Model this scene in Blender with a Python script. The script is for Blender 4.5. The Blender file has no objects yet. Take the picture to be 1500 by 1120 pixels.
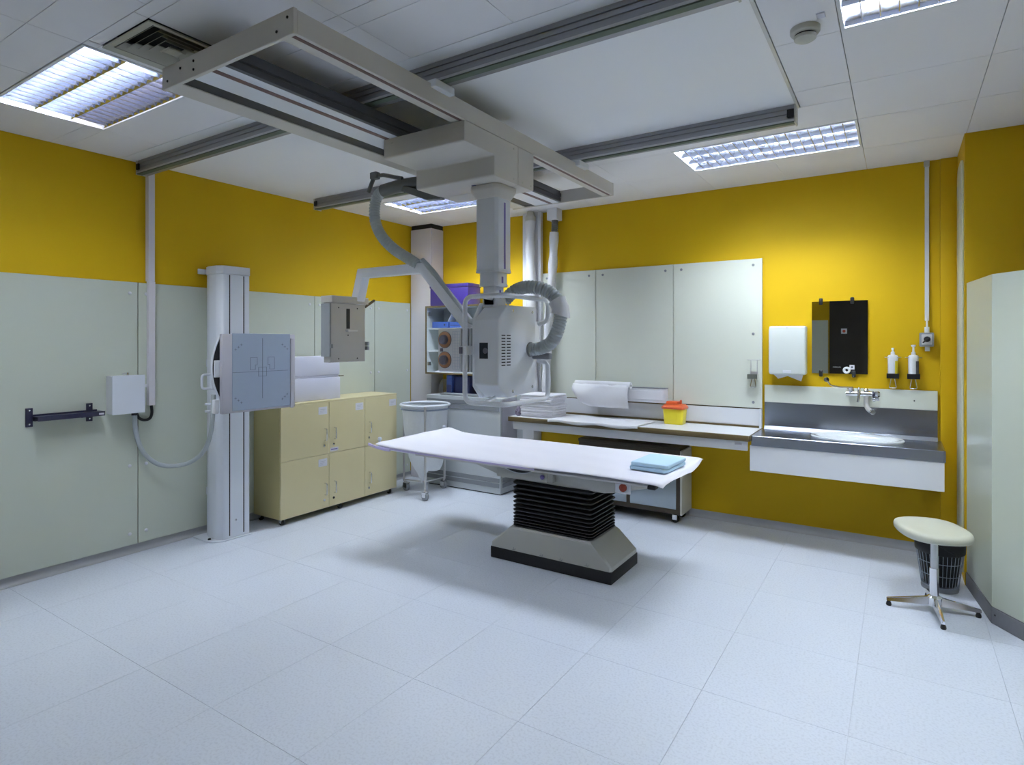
import bpy, bmesh, math, random
from mathutils import Vector, Matrix

random.seed(7)
SC = bpy.context.scene
COL = SC.collection

# ------------------------------------------------------------------ camera
H = 2.778                      # ceiling height
cam_d = bpy.data.cameras.new('camera')
cam = bpy.data.objects.new('camera', cam_d)
COL.objects.link(cam)
cam.location = (0, 0, 1.5)
cam.rotation_euler = (math.radians(90), 0, math.radians(33))
cam_d.sensor_width = 36.0
cam_d.lens = 21.0
cam_d.shift_y = -0.0403
cam_d.clip_start = 0.05
SC.camera = cam
# ------------------------------------------------------------------ world, exposure
w = bpy.data.worlds.new('world')
SC.world = w
w.use_nodes = True
w.node_tree.nodes['Background'].inputs[0].default_value = (0.5, 0.55, 0.6, 1)
w.node_tree.nodes['Background'].inputs[1].default_value = 0.02
vs = SC.view_settings
vs.view_transform = 'Standard'
vs.look = 'None'
vs.gamma = 1.0
vs.use_curve_mapping = False
vs.exposure = 1.6
TUBE_POWER = 62.0              # emission strength of the fluorescent tubes
TUBE_COL = (0.83, 0.915, 1.0)
SC.cycles.use_denoising = True
SC.cycles.use_adaptive_sampling = True
SC.cycles.adaptive_threshold = 0.02
SC.cycles.max_bounces = 8
SC.cycles.diffuse_bounces = 4
SC.cycles.glossy_bounces = 4
SC.cycles.transmission_bounces = 6
SC.cycles.transparent_max_bounces = 8
SC.cycles.sample_clamp_indirect = 6.0
SC.cycles.caustics_reflective = True
SC.cycles.caustics_refractive = False


# ------------------------------------------------------------------ materials
def mat(name, col, rough=0.5, metal=0.0, var=0.03, scale=6.0, bump=0.0, bscale=60.0,
        coat=0.0, emit=None, alpha=1.0, trans=0.0, stretch=None, spec=None):
    m = bpy.data.materials.new(name)
    m.use_nodes = True
    nt = m.node_tree
    b = nt.nodes['Principled BSDF']
    b.inputs['Roughness'].default_value = rough
    b.inputs['Metallic'].default_value = metal
    if spec is not None:
        b.inputs['Specular IOR Level'].default_value = spec
    if coat:
        b.inputs['Coat Weight'].default_value = coat
        b.inputs['Coat Roughness'].default_value = 0.15
    tc = nt.nodes.new('ShaderNodeTexCoord')
    src = tc.outputs['Object']
    if stretch:
        mp = nt.nodes.new('ShaderNodeMapping')
        mp.inputs['Scale'].default_value = stretch
        nt.links.new(src, mp.inputs['Vector'])
        src = mp.outputs['Vector']
    nz = nt.nodes.new('ShaderNodeTexNoise')
    nz.inputs['Scale'].default_value = scale
    nz.inputs['Detail'].default_value = 4.0
    nt.links.new(src, nz.inputs['Vector'])
    mx = nt.nodes.new('ShaderNodeMix')
    mx.data_type = 'RGBA'
    lo = [max(0, c * (1 - var)) for c in col]
    hi = [min(1, c * (1 + var)) for c in col]
    mx.inputs['A'].default_value = (*lo, 1)
    mx.inputs['B'].default_value = (*hi, 1)
    nt.links.new(nz.outputs['Fac'], mx.inputs['Factor'])
    nt.links.new(mx.outputs['Result'], b.inputs['Base Color'])
    if bump:
        n2 = nt.nodes.new('ShaderNodeTexNoise')
        n2.inputs['Scale'].default_value = bscale
        n2.inputs['Detail'].default_value = 3.0
        nt.links.new(src, n2.inputs['Vector'])
        bp = nt.nodes.new('ShaderNodeBump')
        bp.inputs['Strength'].default_value = bump
        bp.inputs['Distance'].default_value = 0.004
        nt.links.new(n2.outputs['Fac'], bp.inputs['Height'])
        nt.links.new(bp.outputs['Normal'], b.inputs['Normal'])
    if emit:
        b.inputs['Emission Color'].default_value = (*emit[0], 1)
        b.inputs['Emission Strength'].default_value = emit[1]
    if trans:
        b.inputs['Transmission Weight'].default_value = trans
    if alpha < 1:
        b.inputs['Alpha'].default_value = alpha
    return m


def s2l(r, g, b):
    f = lambda c: (c / 255 / 12.92) if c / 255 <= 0.04045 else ((c / 255 + 0.055) / 1.055) ** 2.4
    return (f(r), f(g), f(b))


M = {}
M['yellow'] = mat('yellow_paint', (0.60, 0.38, 0.005), 0.6, spec=0.2, var=0.03, scale=3, bump=0.05, bscale=200)
M['panel'] = mat('cream_green_panel', (0.60, 0.64, 0.545), 0.38, var=0.015, scale=2)
M['panel2'] = mat('cream_panel', (0.69, 0.715, 0.62), 0.28, var=0.015, scale=2)
M['booth'] = mat('booth_panel_cream', (0.54, 0.575, 0.475), 0.3, var=0.015, scale=2)
M['joint'] = mat('brown_joint', (0.20, 0.12, 0.05), 0.7)
M['tile'] = mat('ceiling_tile_white', (0.86, 0.85, 0.87), 0.8, var=0.02, scale=4, bump=0.05, bscale=300)
M['sheet'] = mat('ceiling_sheet_white', (0.90, 0.91, 0.93), 0.6, var=0.02, scale=1.5)
M['plenum'] = mat('plenum_dark', (0.02, 0.02, 0.02), 0.9)
M['floorjoint'] = mat('floor_joint', (0.58, 0.615, 0.68), 0.7)
M['skirt'] = mat('skirting_vinyl', (0.42, 0.43, 0.45), 0.5, var=0.08)
M['darkskirt'] = mat('dark_skirting', (0.16, 0.16, 0.175), 0.45, var=0.12, scale=20)
M['white'] = mat('white_plastic', (0.76, 0.77, 0.80), 0.35)
M['whitemat'] = mat('white_laminate', (0.74, 0.75, 0.78), 0.4, var=0.02)
M['pinkwhite'] = mat('white_duct', (0.74, 0.71, 0.745), 0.4, var=0.02)
M['beige'] = mat('beige_grey_enamel', (0.60, 0.57, 0.525), 0.38, var=0.02)
M['lightgrey'] = mat('light_grey_enamel', (0.74, 0.76, 0.80), 0.32, var=0.02)
M['bluegrey'] = mat('blue_grey_enamel', (0.70, 0.735, 0.80), 0.38, var=0.02)
M['bluegrey2'] = mat('bucky_face', (0.30, 0.36, 0.46), 0.4, var=0.03)
M['mauve'] = mat('mauve_grey', (0.46, 0.45, 0.50), 0.4, var=0.02)
M['midgrey'] = mat('mid_grey', (0.25, 0.265, 0.285), 0.45, var=0.05)
M['hose'] = mat('grey_hose', (0.44, 0.48, 0.49), 0.5, var=0.05)
M['hosedk'] = mat('dark_grey_hose', (0.14, 0.145, 0.145), 0.5, var=0.05)
M['alu'] = mat('aluminium_rail', (0.34, 0.34, 0.36), 0.40, 0.75, var=0.01)
M['aludark'] = mat('dark_anodised', (0.10, 0.10, 0.105), 0.45, 0.6, var=0.06)
M['greenstrip'] = mat('green_grey_strip', (0.10, 0.13, 0.095), 0.6)
M['brownstrip'] = mat('brown_strip', (0.14, 0.07, 0.065), 0.5)
M['black'] = mat('black_rubber', (0.012, 0.012, 0.014), 0.5, var=0.1)
M['blackmetal'] = mat('black_plastic', (0.012, 0.012, 0.014), 0.5, var=0.1, spec=0.3)
M['navy'] = mat('navy_metal', (0.018, 0.018, 0.05), 0.4, var=0.1)
M['steel'] = mat('stainless_steel', (0.36, 0.385, 0.45), 0.24, 0.95, var=0.06, scale=3, stretch=(2, 60, 60))
M['chrome'] = mat('chrome', (0.75, 0.75, 0.77), 0.10, 1.0, var=0.02)
M['reflector'] = mat('louvre_reflector', (0.72, 0.76, 0.90), 0.22, 1.0, var=0.02)
M['mirror'] = mat('mirror_silver', (0.82, 0.84, 0.84), 0.01, 1.0, var=0.0)
M['lampwhite'] = mat('lamp_housing_white', (0.8, 0.81, 0.83), 0.5, var=0.01)
M['blade'] = mat('louvre_blade', (0.50, 0.53, 0.66), 0.22, 0.95, var=0.01)
M['lampgrey'] = mat('lamp_housing_reflector', (0.55, 0.57, 0.60), 0.35, 0.8, var=0.01)
M['tube'] = mat('fluorescent_tube', (0.9, 0.9, 0.9), 0.4, emit=(TUBE_COL, TUBE_POWER))
M['tubedim'] = mat('worn_fluorescent_tube', (0.9, 0.88, 0.85), 0.4, emit=((1.0, 0.9, 0.85), TUBE_POWER * 0.12))
M['locker'] = mat('pale_yellow_laminate', (0.68, 0.60, 0.35), 0.36, var=0.03, scale=4)
M['lockerside'] = mat('pale_yellow_edge', (0.54, 0.47, 0.23), 0.4, var=0.03)
M['label'] = mat('paper_label', (0.70, 0.70, 0.76), 0.6)
M['ink'] = mat('printed_ink', (0.10, 0.11, 0.14), 0.7)
M['brownedge'] = mat('brown_wood_edge', (0.115, 0.08, 0.028), 0.5, var=0.25, scale=20, stretch=(2, 30, 30))
M['darkwood'] = mat('dark_brown_wood', (0.05, 0.036, 0.022), 0.5, var=0.25, scale=10)
M['door'] = mat('dark_door', (0.022, 0.016, 0.012), 0.45, var=0.2)
M['paper'] = mat('couch_paper', (0.80, 0.79, 0.86), 0.65, var=0.015, bump=0.10, bscale=25)
M['paperw'] = mat('white_paper', (0.80, 0.80, 0.83), 0.6, var=0.02, bump=0.08, bscale=40)
M['linen'] = mat('white_linen', (0.78, 0.77, 0.81), 0.85, var=0.03, spec=0.1)
M['bluepad'] = mat('pale_blue_pad', (0.50, 0.70, 0.86), 0.7, var=0.03, bump=0.2, bscale=90)
M['binyellow'] = mat('sharps_yellow', (0.85, 0.70, 0.03), 0.35)
M['binred'] = mat('sharps_red', (0.62, 0.10, 0.02), 0.35)
M['ceramic'] = mat('ceramic_white', (0.74, 0.77, 0.79), 0.15, coat=0.5, var=0.01)
M['purple'] = mat('violet_plastic', (0.035, 0.020, 0.16), 0.4, var=0.05)
M['violetstripe'] = mat('violet_stripe', (0.17, 0.13, 0.36), 0.4)
M['blue'] = mat('blue_binder', (0.05, 0.11, 0.38), 0.4, var=0.05)
M['blue2'] = mat('dark_blue_box', (0.03, 0.045, 0.17), 0.4, var=0.1)
M['cabin'] = mat('cabinet_inner_white', (0.60, 0.65, 0.66), 0.4)
M['orange'] = mat('orange_dial', (0.42, 0.20, 0.10), 0.4, var=0.2, scale=30)
M['knob'] = mat('grey_violet_knob', (0.13, 0.12, 0.16), 0.4)
M['panelwhite'] = mat('control_panel_white', (0.62, 0.62, 0.63), 0.35)
M['glassdark'] = mat('dark_glass', (0.03, 0.035, 0.05), 0.08, var=0.3, scale=40)
M['greymetal'] = mat('brushed_plate', (0.52, 0.51, 0.51), 0.38, 0.35, var=0.05)
M['stoolseat'] = mat('cream_vinyl', (0.55, 0.55, 0.44), 0.42, var=0.03)
M['wire'] = mat('steel_wire', (0.35, 0.40, 0.46), 0.3, 0.8)
M['smoke'] = mat('ivory_plastic', (0.55, 0.54, 0.47), 0.45)
M['vent'] = mat('vent_ivory', (0.46, 0.45, 0.38), 0.5, var=0.06)
M['mirrorglass'] = mat('blue_grey_door_glass', (0.42, 0.48, 0.53), 0.12, 0.35, var=0.05)
M['sheath'] = mat('white_sheath', (0.72, 0.72, 0.74), 0.5, bump=0.15, bscale=20)
M['redbutton'] = mat('red_button', (0.36, 0.05, 0.02), 0.4)
M['pinkbox'] = mat('white_carton', (0.66, 0.67, 0.77), 0.5, var=0.02)
M['generator'] = mat('generator_grey', (0.50, 0.53, 0.55), 0.4, var=0.02)
M['gendark'] = mat('generator_louvre_grey', (0.23, 0.245, 0.265), 0.45)
M['red'] = mat('red_print', (0.6, 0.08, 0.03), 0.5)
M['lilacedge'] = mat('lilac_edge', (0.50, 0.44, 0.68), 0.6)
M['sheetlip'] = mat('pale_aluminium_lip', (0.60, 0.61, 0.62), 0.4, 0.2)
M['beige2'] = mat('warm_grey_pedestal', (0.46, 0.46, 0.43), 0.35, var=0.03)
M['pattern'] = mat('patterned_cloth', (0.30, 0.26, 0.36), 0.7, var=1.0, scale=60)
M['dispenser'] = mat('dispenser_white', (0.70, 0.74, 0.70), 0.35, var=0.02)


def bag_material():
    m = bpy.data.materials.new('white_plastic_bag')
    m.use_nodes = True
    nt = m.node_tree
    b = nt.nodes['Principled BSDF']
    b.inputs['Base Color'].default_value = (0.72, 0.75, 0.78, 1)
    b.inputs['Roughness'].default_value = 0.35
    t = nt.nodes.new('ShaderNodeBsdfTranslucent')
    t.inputs['Color'].default_value = (0.75, 0.77, 0.80, 1)
    ms = nt.nodes.new('ShaderNodeMixShader')
    ms.inputs['Fac'].default_value = 0.35
    nz = nt.nodes.new('ShaderNodeTexNoise')
    nz.inputs['Scale'].default_value = 9
    bp = nt.nodes.new('ShaderNodeBump')
    bp.inputs['Strength'].default_value = 0.6
    bp.inputs['Distance'].default_value = 0.02
    nt.links.new(nz.outputs['Fac'], bp.inputs['Height'])
    nt.links.new(bp.outputs['Normal'], b.inputs['Normal'])
    nt.links.new(b.outputs[0], ms.inputs[1])
    nt.links.new(t.outputs[0], ms.inputs[2])
    nt.links.new(ms.outputs[0], nt.nodes['Material Output'].inputs['Surface'])
    return m


def clear_material():
    m = bpy.data.materials.new('clear_plastic')
    m.use_nodes = True
    nt = m.node_tree
    tr = nt.nodes.new('ShaderNodeBsdfTransparent')
    gl = nt.nodes.new('ShaderNodeBsdfGlossy')
    gl.inputs['Roughness'].default_value = 0.12
    nz = nt.nodes.new('ShaderNodeTexNoise')
    nz.inputs['Scale'].default_value = 22
    bp = nt.nodes.new('ShaderNodeBump')
    bp.inputs['Strength'].default_value = 0.9
    bp.inputs['Distance'].default_value = 0.03
    nt.links.new(nz.outputs['Fac'], bp.inputs['Height'])
    nt.links.new(bp.outputs['Normal'], gl.inputs['Normal'])
    ms = nt.nodes.new('ShaderNodeMixShader')
    ms.inputs['Fac'].default_value = 0.28
    nt.links.new(tr.outputs[0], ms.inputs[1])
    nt.links.new(gl.outputs[0], ms.inputs[2])
    nt.links.new(ms.outputs[0], nt.nodes['Material Output'].inputs['Surface'])
    return m


def floor_material():
    m = mat('floor_vinyl', (0.66, 0.70, 0.775), 0.42, var=0.05, scale=1.3)
    nt = m.node_tree
    b = nt.nodes['Principled BSDF']
    prev = b.inputs['Base Color'].links[0].from_socket
    tc = nt.nodes.new('ShaderNodeTexCoord')
    geo = nt.nodes.new('ShaderNodeNewGeometry')
    n1 = nt.nodes.new('ShaderNodeTexNoise')
    n1.inputs['Scale'].default_value = 95
    n1.inputs['Detail'].default_value = 5
    nt.links.new(geo.outputs['Position'], n1.inputs['Vector'])
    r1 = nt.nodes.new('ShaderNodeValToRGB')
    r1.color_ramp.elements[0].position = 0.36
    r1.color_ramp.elements[0].color = (0.80, 0.80, 0.81, 1)
    r1.color_ramp.elements[1].position = 0.52
    r1.color_ramp.elements[1].color = (1, 1, 1, 1)
    nt.links.new(n1.outputs['Fac'], r1.inputs['Fac'])
    mu = nt.nodes.new('ShaderNodeMix')
    mu.data_type = 'RGBA'
    mu.blend_type = 'MULTIPLY'
    mu.inputs['Factor'].default_value = 0.55
    nt.links.new(prev, mu.inputs['A'])
    nt.links.new(r1.outputs['Color'], mu.inputs['B'])
    nt.links.new(mu.outputs['Result'], b.inputs['Base Color'])
    n3 = nt.nodes.new('ShaderNodeTexNoise')
    n3.inputs['Scale'].default_value = 2.2
    n3.inputs['Detail'].default_value = 6
    nt.links.new(geo.outputs['Position'], n3.inputs['Vector'])
    mr = nt.nodes.new('ShaderNodeMapRange')
    mr.inputs['To Min'].default_value = 0.34
    mr.inputs['To Max'].default_value = 0.52
    nt.links.new(n3.outputs['Fac'], mr.inputs['Value'])
    nt.links.new(mr.outputs['Result'], b.inputs['Roughness'])
    return m


M['bag'] = bag_material()
M['clear'] = clear_material()
M['floor'] = floor_material()


# ------------------------------------------------------------------ mesh helpers
class MB:
    def __init__(s):
        s.v, s.f = [], []

    def add(s, vs_, fs_):
        o = len(s.v)
        s.v += [tuple(p) for p in vs_]
        s.f += [tuple(i + o for i in f) for f in fs_]
        return s

    def box(s, x0, x1, y0, y1, z0, z1):
        return s.add([(x0, y0, z0), (x1, y0, z0), (x1, y1, z0), (x0, y1, z0),
                      (x0, y0, z1), (x1, y0, z1), (x1, y1, z1), (x0, y1, z1)],
                     [(3, 2, 1, 0), (4, 5, 6, 7), (0, 1, 5, 4), (1, 2, 6, 5), (2, 3, 7, 6), (3, 0, 4, 7)])

    def prism(s, poly, axis, a0, a1):
        """poly of 2-D points extruded along axis: x -> (y,z), y -> (x,z), z -> (x,y)"""
        n = len(poly)

        def p3(p, a):
            return {'x': (a, p[0], p[1]), 'y': (p[0], a, p[1]), 'z': (p[0], p[1], a)}[axis]
        vs_ = [p3(p, a0) for p in poly] + [p3(p, a1) for p in poly]
        fs_ = [tuple(range(n))[::-1], tuple(range(n, 2 * n))]
        fs_ += [(i, (i + 1) % n, n + (i + 1) % n, n + i) for i in range(n)]
        return s.add(vs_, fs_)

    def loft(s, rings, closed=True, caps=True):
        n = len(rings[0])
        vs_ = [p for r in rings for p in r]
        fs_ = []
        for k in range(len(rings) - 1):
            for i in range(n if closed else n - 1):
                j = (i + 1) % n
                fs_.append((k * n + i, k * n + j, (k + 1) * n + j, (k + 1) * n + i))
        if caps and closed:
            fs_.append(tuple(range(n))[::-1])
            b = (len(rings) - 1) * n
            fs_.append(tuple(range(b, b + n)))
        return s.add(vs_, fs_)

    def tube(s, path, r, n=10, closed=False, caps=True, rf=None):
        P = [Vector(p) for p in path]
        m = len(P)
        rings = []
        up = None
        for i in range(m):
            if closed:
                t = P[(i + 1) % m] - P[i - 1]
            else:
                t = P[min(i + 1, m - 1)] - P[max(i - 1, 0)]
            t.normalize()
            if up is None:
                a = Vector((0, 0, 1)) if abs(t.z) < 0.9 else Vector((1, 0, 0))
                up = (a - t * a.dot(t)).normalized()
            else:
                up = (up - t * up.dot(t)).normalized()
            side = t.cross(up)
            rr = rf(i) if rf else r
            rings.append([P[i] + (up * math.cos(2 * math.pi * k / n) + side * math.sin(2 * math.pi * k / n)) * rr
                          for k in range(n)])
        if closed:
            rings.append(rings[0])
        return s.loft(rings, True, caps and not closed)

    def cyl(s, p0, p1, r0, r1=None, n=20):
        r1 = r0 if r1 is None else r1
        return s.tube([p0, p1], r0, n, rf=lambda i: r0 if i == 0 else r1)

    def lathe(s, c, prof, n=24, axis='z'):
        rings = []
        for r, h in prof:
            ring = []
            for k in range(n):
                a = 2 * math.pi * k / n
                x, y = r * math.cos(a), r * math.sin(a)
                d = {'z': (x, y, h), 'y': (x, h, y), 'x': (h, x, y)}[axis]
                ring.append((c[0] + d[0], c[1] + d[1], c[2] + d[2]))
            rings.append(ring)
        return s.loft(rings)

    def mesh(s, name, o=(0, 0, 0), bevel=0.0, seg=2, smooth=True, angle=35):
        bm = bmesh.new()
        vv = [bm.verts.new((p[0] - o[0], p[1] - o[1], p[2] - o[2])) for p in s.v]
        for f in s.f:
            try:
                bm.faces.new([vv[i] for i in f])
            except ValueError:
                pass
        bmesh.ops.remove_doubles(bm, verts=bm.verts, dist=1e-6)
        bmesh.ops.recalc_face_normals(bm, faces=bm.faces)
        if bevel:
            es = [e for e in bm.edges if len(e.link_faces) == 2 and e.calc_face_angle(0) > 0.45]
            bmesh.ops.bevel(bm, geom=es, offset=bevel, segments=seg, profile=0.5, affect='EDGES', clamp_overlap=True)
        me = bpy.data.meshes.new(name)
        bm.to_mesh(me)
        bm.free()
        if smooth:
            me.shade_smooth()
            me.set_sharp_from_angle(angle=math.radians(angle))
        return me


def spline(pts, k=8):
    """Catmull-Rom through the points"""
    P = [Vector(p) for p in pts]
    P = [P[0] * 2 - P[1]] + P + [P[-1] * 2 - P[-2]]
    out = []
    for i in range(1, len(P) - 2):
        for j in range(k):
            t = j / k
            a, b, c, d = P[i - 1], P[i], P[i + 1], P[i + 2]
            out.append(0.5 * ((2 * b) + (c - a) * t + (2 * a - 5 * b + 4 * c - d) * t * t + (3 * b - a - 3 * c + d) * t ** 3))
    out.append(P[-2])
    return out


def fillet(pts, r, k=5, closed=False):
    """polyline with rounded corners"""
    P = [Vector(p) for p in pts]
    out = []
    n = len(P)
    for i in range(n):
        if not closed and i in (0, n - 1):
            out.append(P[i])
            continue
        a, b, c = P[i - 1], P[i], P[(i + 1) % n]
        d0, d1 = (a - b), (c - b)
        rr = min(r, d0.length * 0.49, d1.length * 0.49)
        p0, p1 = b + d0.normalized() * rr, b + d1.normalized() * rr
        for j in range(k + 1):
            t = j / k
            out.append(p0 * (1 - t) ** 2 + b * 2 * t * (1 - t) + p1 * t * t)
    return out


def link(o, parent=None):
    COL.objects.link(o)
    if parent is not None:
        o.parent = parent
    return o


def org(parent):
    v = Vector((0, 0, 0))
    while parent is not None:
        v = v + parent.location
        parent = parent.parent
    return v


def part(name, mb, m, parent, bevel=0.0, seg=2, label=None, smooth=True, angle=35):
    """a mesh in world coordinates, parented to a thing (or to a part of it)"""
    o = bpy.data.objects.new(name, mb.mesh(name, org(parent), bevel, seg, smooth, angle))
    o.data.materials.append(M[m])
    link(o, parent)
    if label:
        o['label'] = label
    return o


def thing(name, label, cat, loc, group=None):
    o = bpy.data.objects.new(name, None)
    o.empty_display_size = 0.05
    o.location = loc
    link(o)
    o['label'] = label
    o['category'] = cat
    if group:
        o['group'] = group
    return o


def solo(name, mb, m, label, cat, loc, bevel=0.0, seg=2, group=None, smooth=True):
    """a thing that is one mesh"""
    o = bpy.data.objects.new(name, mb.mesh(name, loc, bevel, seg, smooth))
    o.location = loc
    o.data.materials.append(M[m])
    link(o)
    o['label'] = label
    o['category'] = cat
    if group:
        o['group'] = group
    return o


def struct(name, mb, m, label, cat, bevel=0.0):
    o = bpy.data.objects.new(name, mb.mesh(name, (0, 0, 0), bevel))
    o.data.materials.append(M[m])
    link(o)
    o['kind'] = 'structure'
    o['label'] = label
    o['category'] = cat
    return o


def share(name, src, parent, loc):
    """another piece with the mesh of src"""
    o = bpy.data.objects.new(name, src.data)
    link(o, parent)
    o.location = loc
    return o


def copy_tree(o, parent=None):
    c = o.copy()
    link(c)
    c.parent = parent
    for ch in list(o.children):
        copy_tree(ch, c)
    return c


B = lambda *a: MB().box(*a)
XL, YB, XR, YR = -4.576, 5.162, 0.335, 4.60       # left wall, back wall, return wall, wall beside the booth
XE, YF = 2.6, -1.6                                 # right wall, wall behind the camera

# ================================================================== THE ROOM
floor = struct('floor', B(XL, XE, YF, YB, -0.10, -0.004), 'floorjoint', 'pale blue grey vinyl tile floor of the x-ray room', 'floor')
cache = {}


def tiles(parent, name, xs, ys, z0, z1, gap, m, skip=lambda *a: False):
    for x0, x1 in zip(xs, xs[1:]):
        for y0, y1 in zip(ys, ys[1:]):
            if skip(x0, x1, y0, y1):
                continue
            key = (name, round(x1 - x0, 3), round(y1 - y0, 3))
            if key not in cache:
                me = B(gap / 2, x1 - x0 - gap / 2, gap / 2, y1 - y0 - gap / 2, 0, z1 - z0).mesh(name, smooth=False)
                me.materials.append(M[m])
                cache[key] = me
            o = bpy.data.objects.new(name, cache[key])
            link(o, parent)
            o.location = (x0, y0, z0)


def lines(a, b, start, pitch):
    k = math.ceil((a + 0.05 - start) / pitch)
    out = [a]
    while start + k * pitch < b - 0.05:
        out.append(start + k * pitch)
        k += 1
    return out + [b]


tiles(floor, 'floor_tile', lines(XL, XE, -0.165, 0.55), lines(YF, YB, 1.38, 0.61), -0.004, 0.0, 0.0014, 'floor',
      lambda x0, x1, y0, y1: x0 > XR and y0 > YR)

# ---- walls
wl = struct('wall_left', B(XL - 0.12, XL, YF - 0.12, YB + 0.12, -0.1, 2.95), 'yellow', 'yellow painted left wall clad with cream panels below', 'wall')
ed = [-1.6, -0.94, 0.59, 2.121, 3.654, 4.41, 4.95]
part('joint_backing', B(XL, XL + 0.006, -1.6, 4.95, 0.062, 1.914), 'joint', wl)
for a, b in zip(ed, ed[1:]):
    p = part('wall_panel', B(XL + 0.006, XL + 0.018, a + 0.003, b - 0.003, 0.06, 1.918), 'panel', wl, 0.0015, 1)
    for yy in (a + 0.055, b - 0.055):
        for zz in (0.14, 0.62, 1.18, 1.84):
            part('screw_cap', MB().lathe((XL + 0.018, yy, zz), [(0.0125, -0.001), (0.0115, 0.003), (0.006, 0.005), (0.001, 0.0055)], 12, 'x'), 'white', p)

wb = struct('wall_back', B(XL - 0.12, XR, YB, YB + 0.12, -0.1, 2.95), 'yellow', 'yellow painted back wall above the sink and worktop', 'wall')
part('batten', B(-2.98, -0.95, YB - 0.018, YB, 1.0, 2.12), 'joint', wb)
be = [-2.99, -2.393, -1.656, -0.928]
for a, b in zip(be, be[1:]):
    p = part('wall_panel', B(a + 0.002, b - 0.002, YB - 0.034, YB - 0.018, 0.96, 2.168), 'panel2', wb, 0.0015, 1)
    for xx in (a + 0.07, b - 0.07):
        for zz in ((1.005, 1.56, 2.118) if xx > -1.1 else (2.118,)):
            part('screw_cap', MB().lathe((xx, YB - 0.034, zz), [(0.0115, 0.001), (0.0105, -0.003), (0.001, -0.004)], 12, 'y'), 'midgrey', p)
struct('trim_1', B(0.236, XR, YB - 0.022, YB, 0, H), 'yellow', 'shallow yellow pipe chase in the right corner of the back wall', 'trim', 0.008)

wr = struct('wall_return', B(XR, XE + 0.12, YR, YB + 0.12, -0.1, 2.95), 'yellow', 'yellow projecting wall above the cream booth screen', 'wall')
# tall cream leaf with rounded head in the return wall
poly = [(4.655, 0.06), (5.02, 0.06), (5.02, 2.55)]
for k in range(1, 7):
    a = k / 7 * math.pi / 2
    poly.append((4.92 + 0.10 * math.cos(a), 2.55 + 0.10 * math.sin(a)))
for k in range(0, 7):
    a = math.pi / 2 + k / 6 * math.pi / 2
    poly.append((4.755 + 0.10 * math.cos(a), 2.55 + 0.10 * math.sin(a)))
struct('door_1', MB().prism(poly, 'x', XR - 0.012, XR), 'panel', 'narrow cream panel with rounded top on the return wall', 'panel', 0.002)
struct('wall_right', B(XE, XE + 0.12, YF - 0.12, YR, -0.1, 2.95), 'yellow', 'yellow wall at the right behind the booth', 'wall')
wf = struct('wall_front', B(XL - 0.12, XE + 0.12, YF - 0.12, YF, -0.1, 2.95), 'yellow', 'yellow wall behind the camera seen in the mirror', 'wall')
for a, b in ((-4.55, -3.3), (-3.3, -2.2), (-2.2, -1.06)):
    part('wall_panel', B(a + 0.003, b - 0.003, YF, YF + 0.016, 0.06, 1.87), 'panel', wf, 0.0015, 1)
d2 = struct('door_2', B(-1.04, -0.05, YF, YF + 0.04, 0.0, 2.25), 'door', 'dark brown door reflected in the wall mirror', 'door', 0.003)
part('door_handle', MB().tube(fillet([(-0.98, YF + 0.04, 1.05), (-0.98, YF + 0.09, 1.05), (-0.86, YF + 0.09, 1.05)], 0.02), 0.010), 'chrome', d2)
sg = part('door_sign', B(-0.86, -0.77, YF + 0.04, YF + 0.043, 1.63, 1.72), 'label', d2)
part('sign_dot', MB().lathe((-0.815, YF + 0.043, 1.675), [(0.025, 0), (0.025, 0.001)], 16, 'y'), 'red', sg)


def cove(name, p, q, n, m, label, hgt=0.06):
    """vinyl skirting that curves from the floor up the wall; n = direction into the room"""
    prof = [(0, hgt), (0.004, hgt), (0.005, 0.028), (0.009, 0.014), (0.018, 0.005), (0.032, 0.0015), (0.032, 0), (0, 0)]
    rings = []
    for e in (p, q):
        rings.append([(e[0] + n[0] * a, e[1] + n[1] * a, z + 0.0005) for a, z in prof])
    return struct(name, MB().loft(rings), m, label, 'baseboard')


cove('baseboard_left', (XL, YF), (XL, YB), (1, 0), 'skirt', 'grey vinyl cove skirting along the left wall')
cove('baseboard_back', (XL, YB), (XR, YB), (0, -1), 'skirt', 'grey vinyl cove skirting along the back wall')

# ---- protective booth screen at the right
bs = thing('booth_screen', 'angled cream protective booth screen with dark skirting at the right edge', 'screen', (0.411, 4.061, 0))


def slab(p, q, t, z0, z1):
    d = (Vector((*q, 0)) - Vector((*p, 0))).normalized()
    n = Vector((-d.y, d.x, 0)) * t
    return MB().prism([p, q, (q[0] + n.x, q[1] + n.y), (p[0] + n.x, p[1] + n.y)], 'z', z0, z1)


A0, A1, A2 = (0.343, 4.590), (0.411, 4.061), (1.35, 2.745)
part('screen_panel', slab(A0, A1, 0.045, 0.088, 1.857), 'booth', bs, 0.002, 1)
part('screen_panel', slab((A1[0] + 0.0006, A1[1] - 0.0009), A2, 0.045, 0.088, 1.857), 'booth', bs, 0.002, 1)
part('skirting_board', slab((A0[0] - 0.004, A0[1]), (A1[0] - 0.004, A1[1] - 0.004), 0.05, 0.0, 0.086), 'darkskirt', bs, 0.002, 1)
part('skirting_board', slab((A1[0] - 0.003, A1[1] - 0.005), (A2[0] - 0.003, A2[1] - 0.003), 0.05, 0.0, 0.086), 'darkskirt', bs, 0.002, 1)
part('corner_bolt', MB().lathe((A1[0] + 0.012, A1[1] - 0.02, 0.052), [(0.006, 0.003), (0.005, -0.006), (0.001, -0.007)], 10, 'y'), 'blackmetal', bs)

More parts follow.
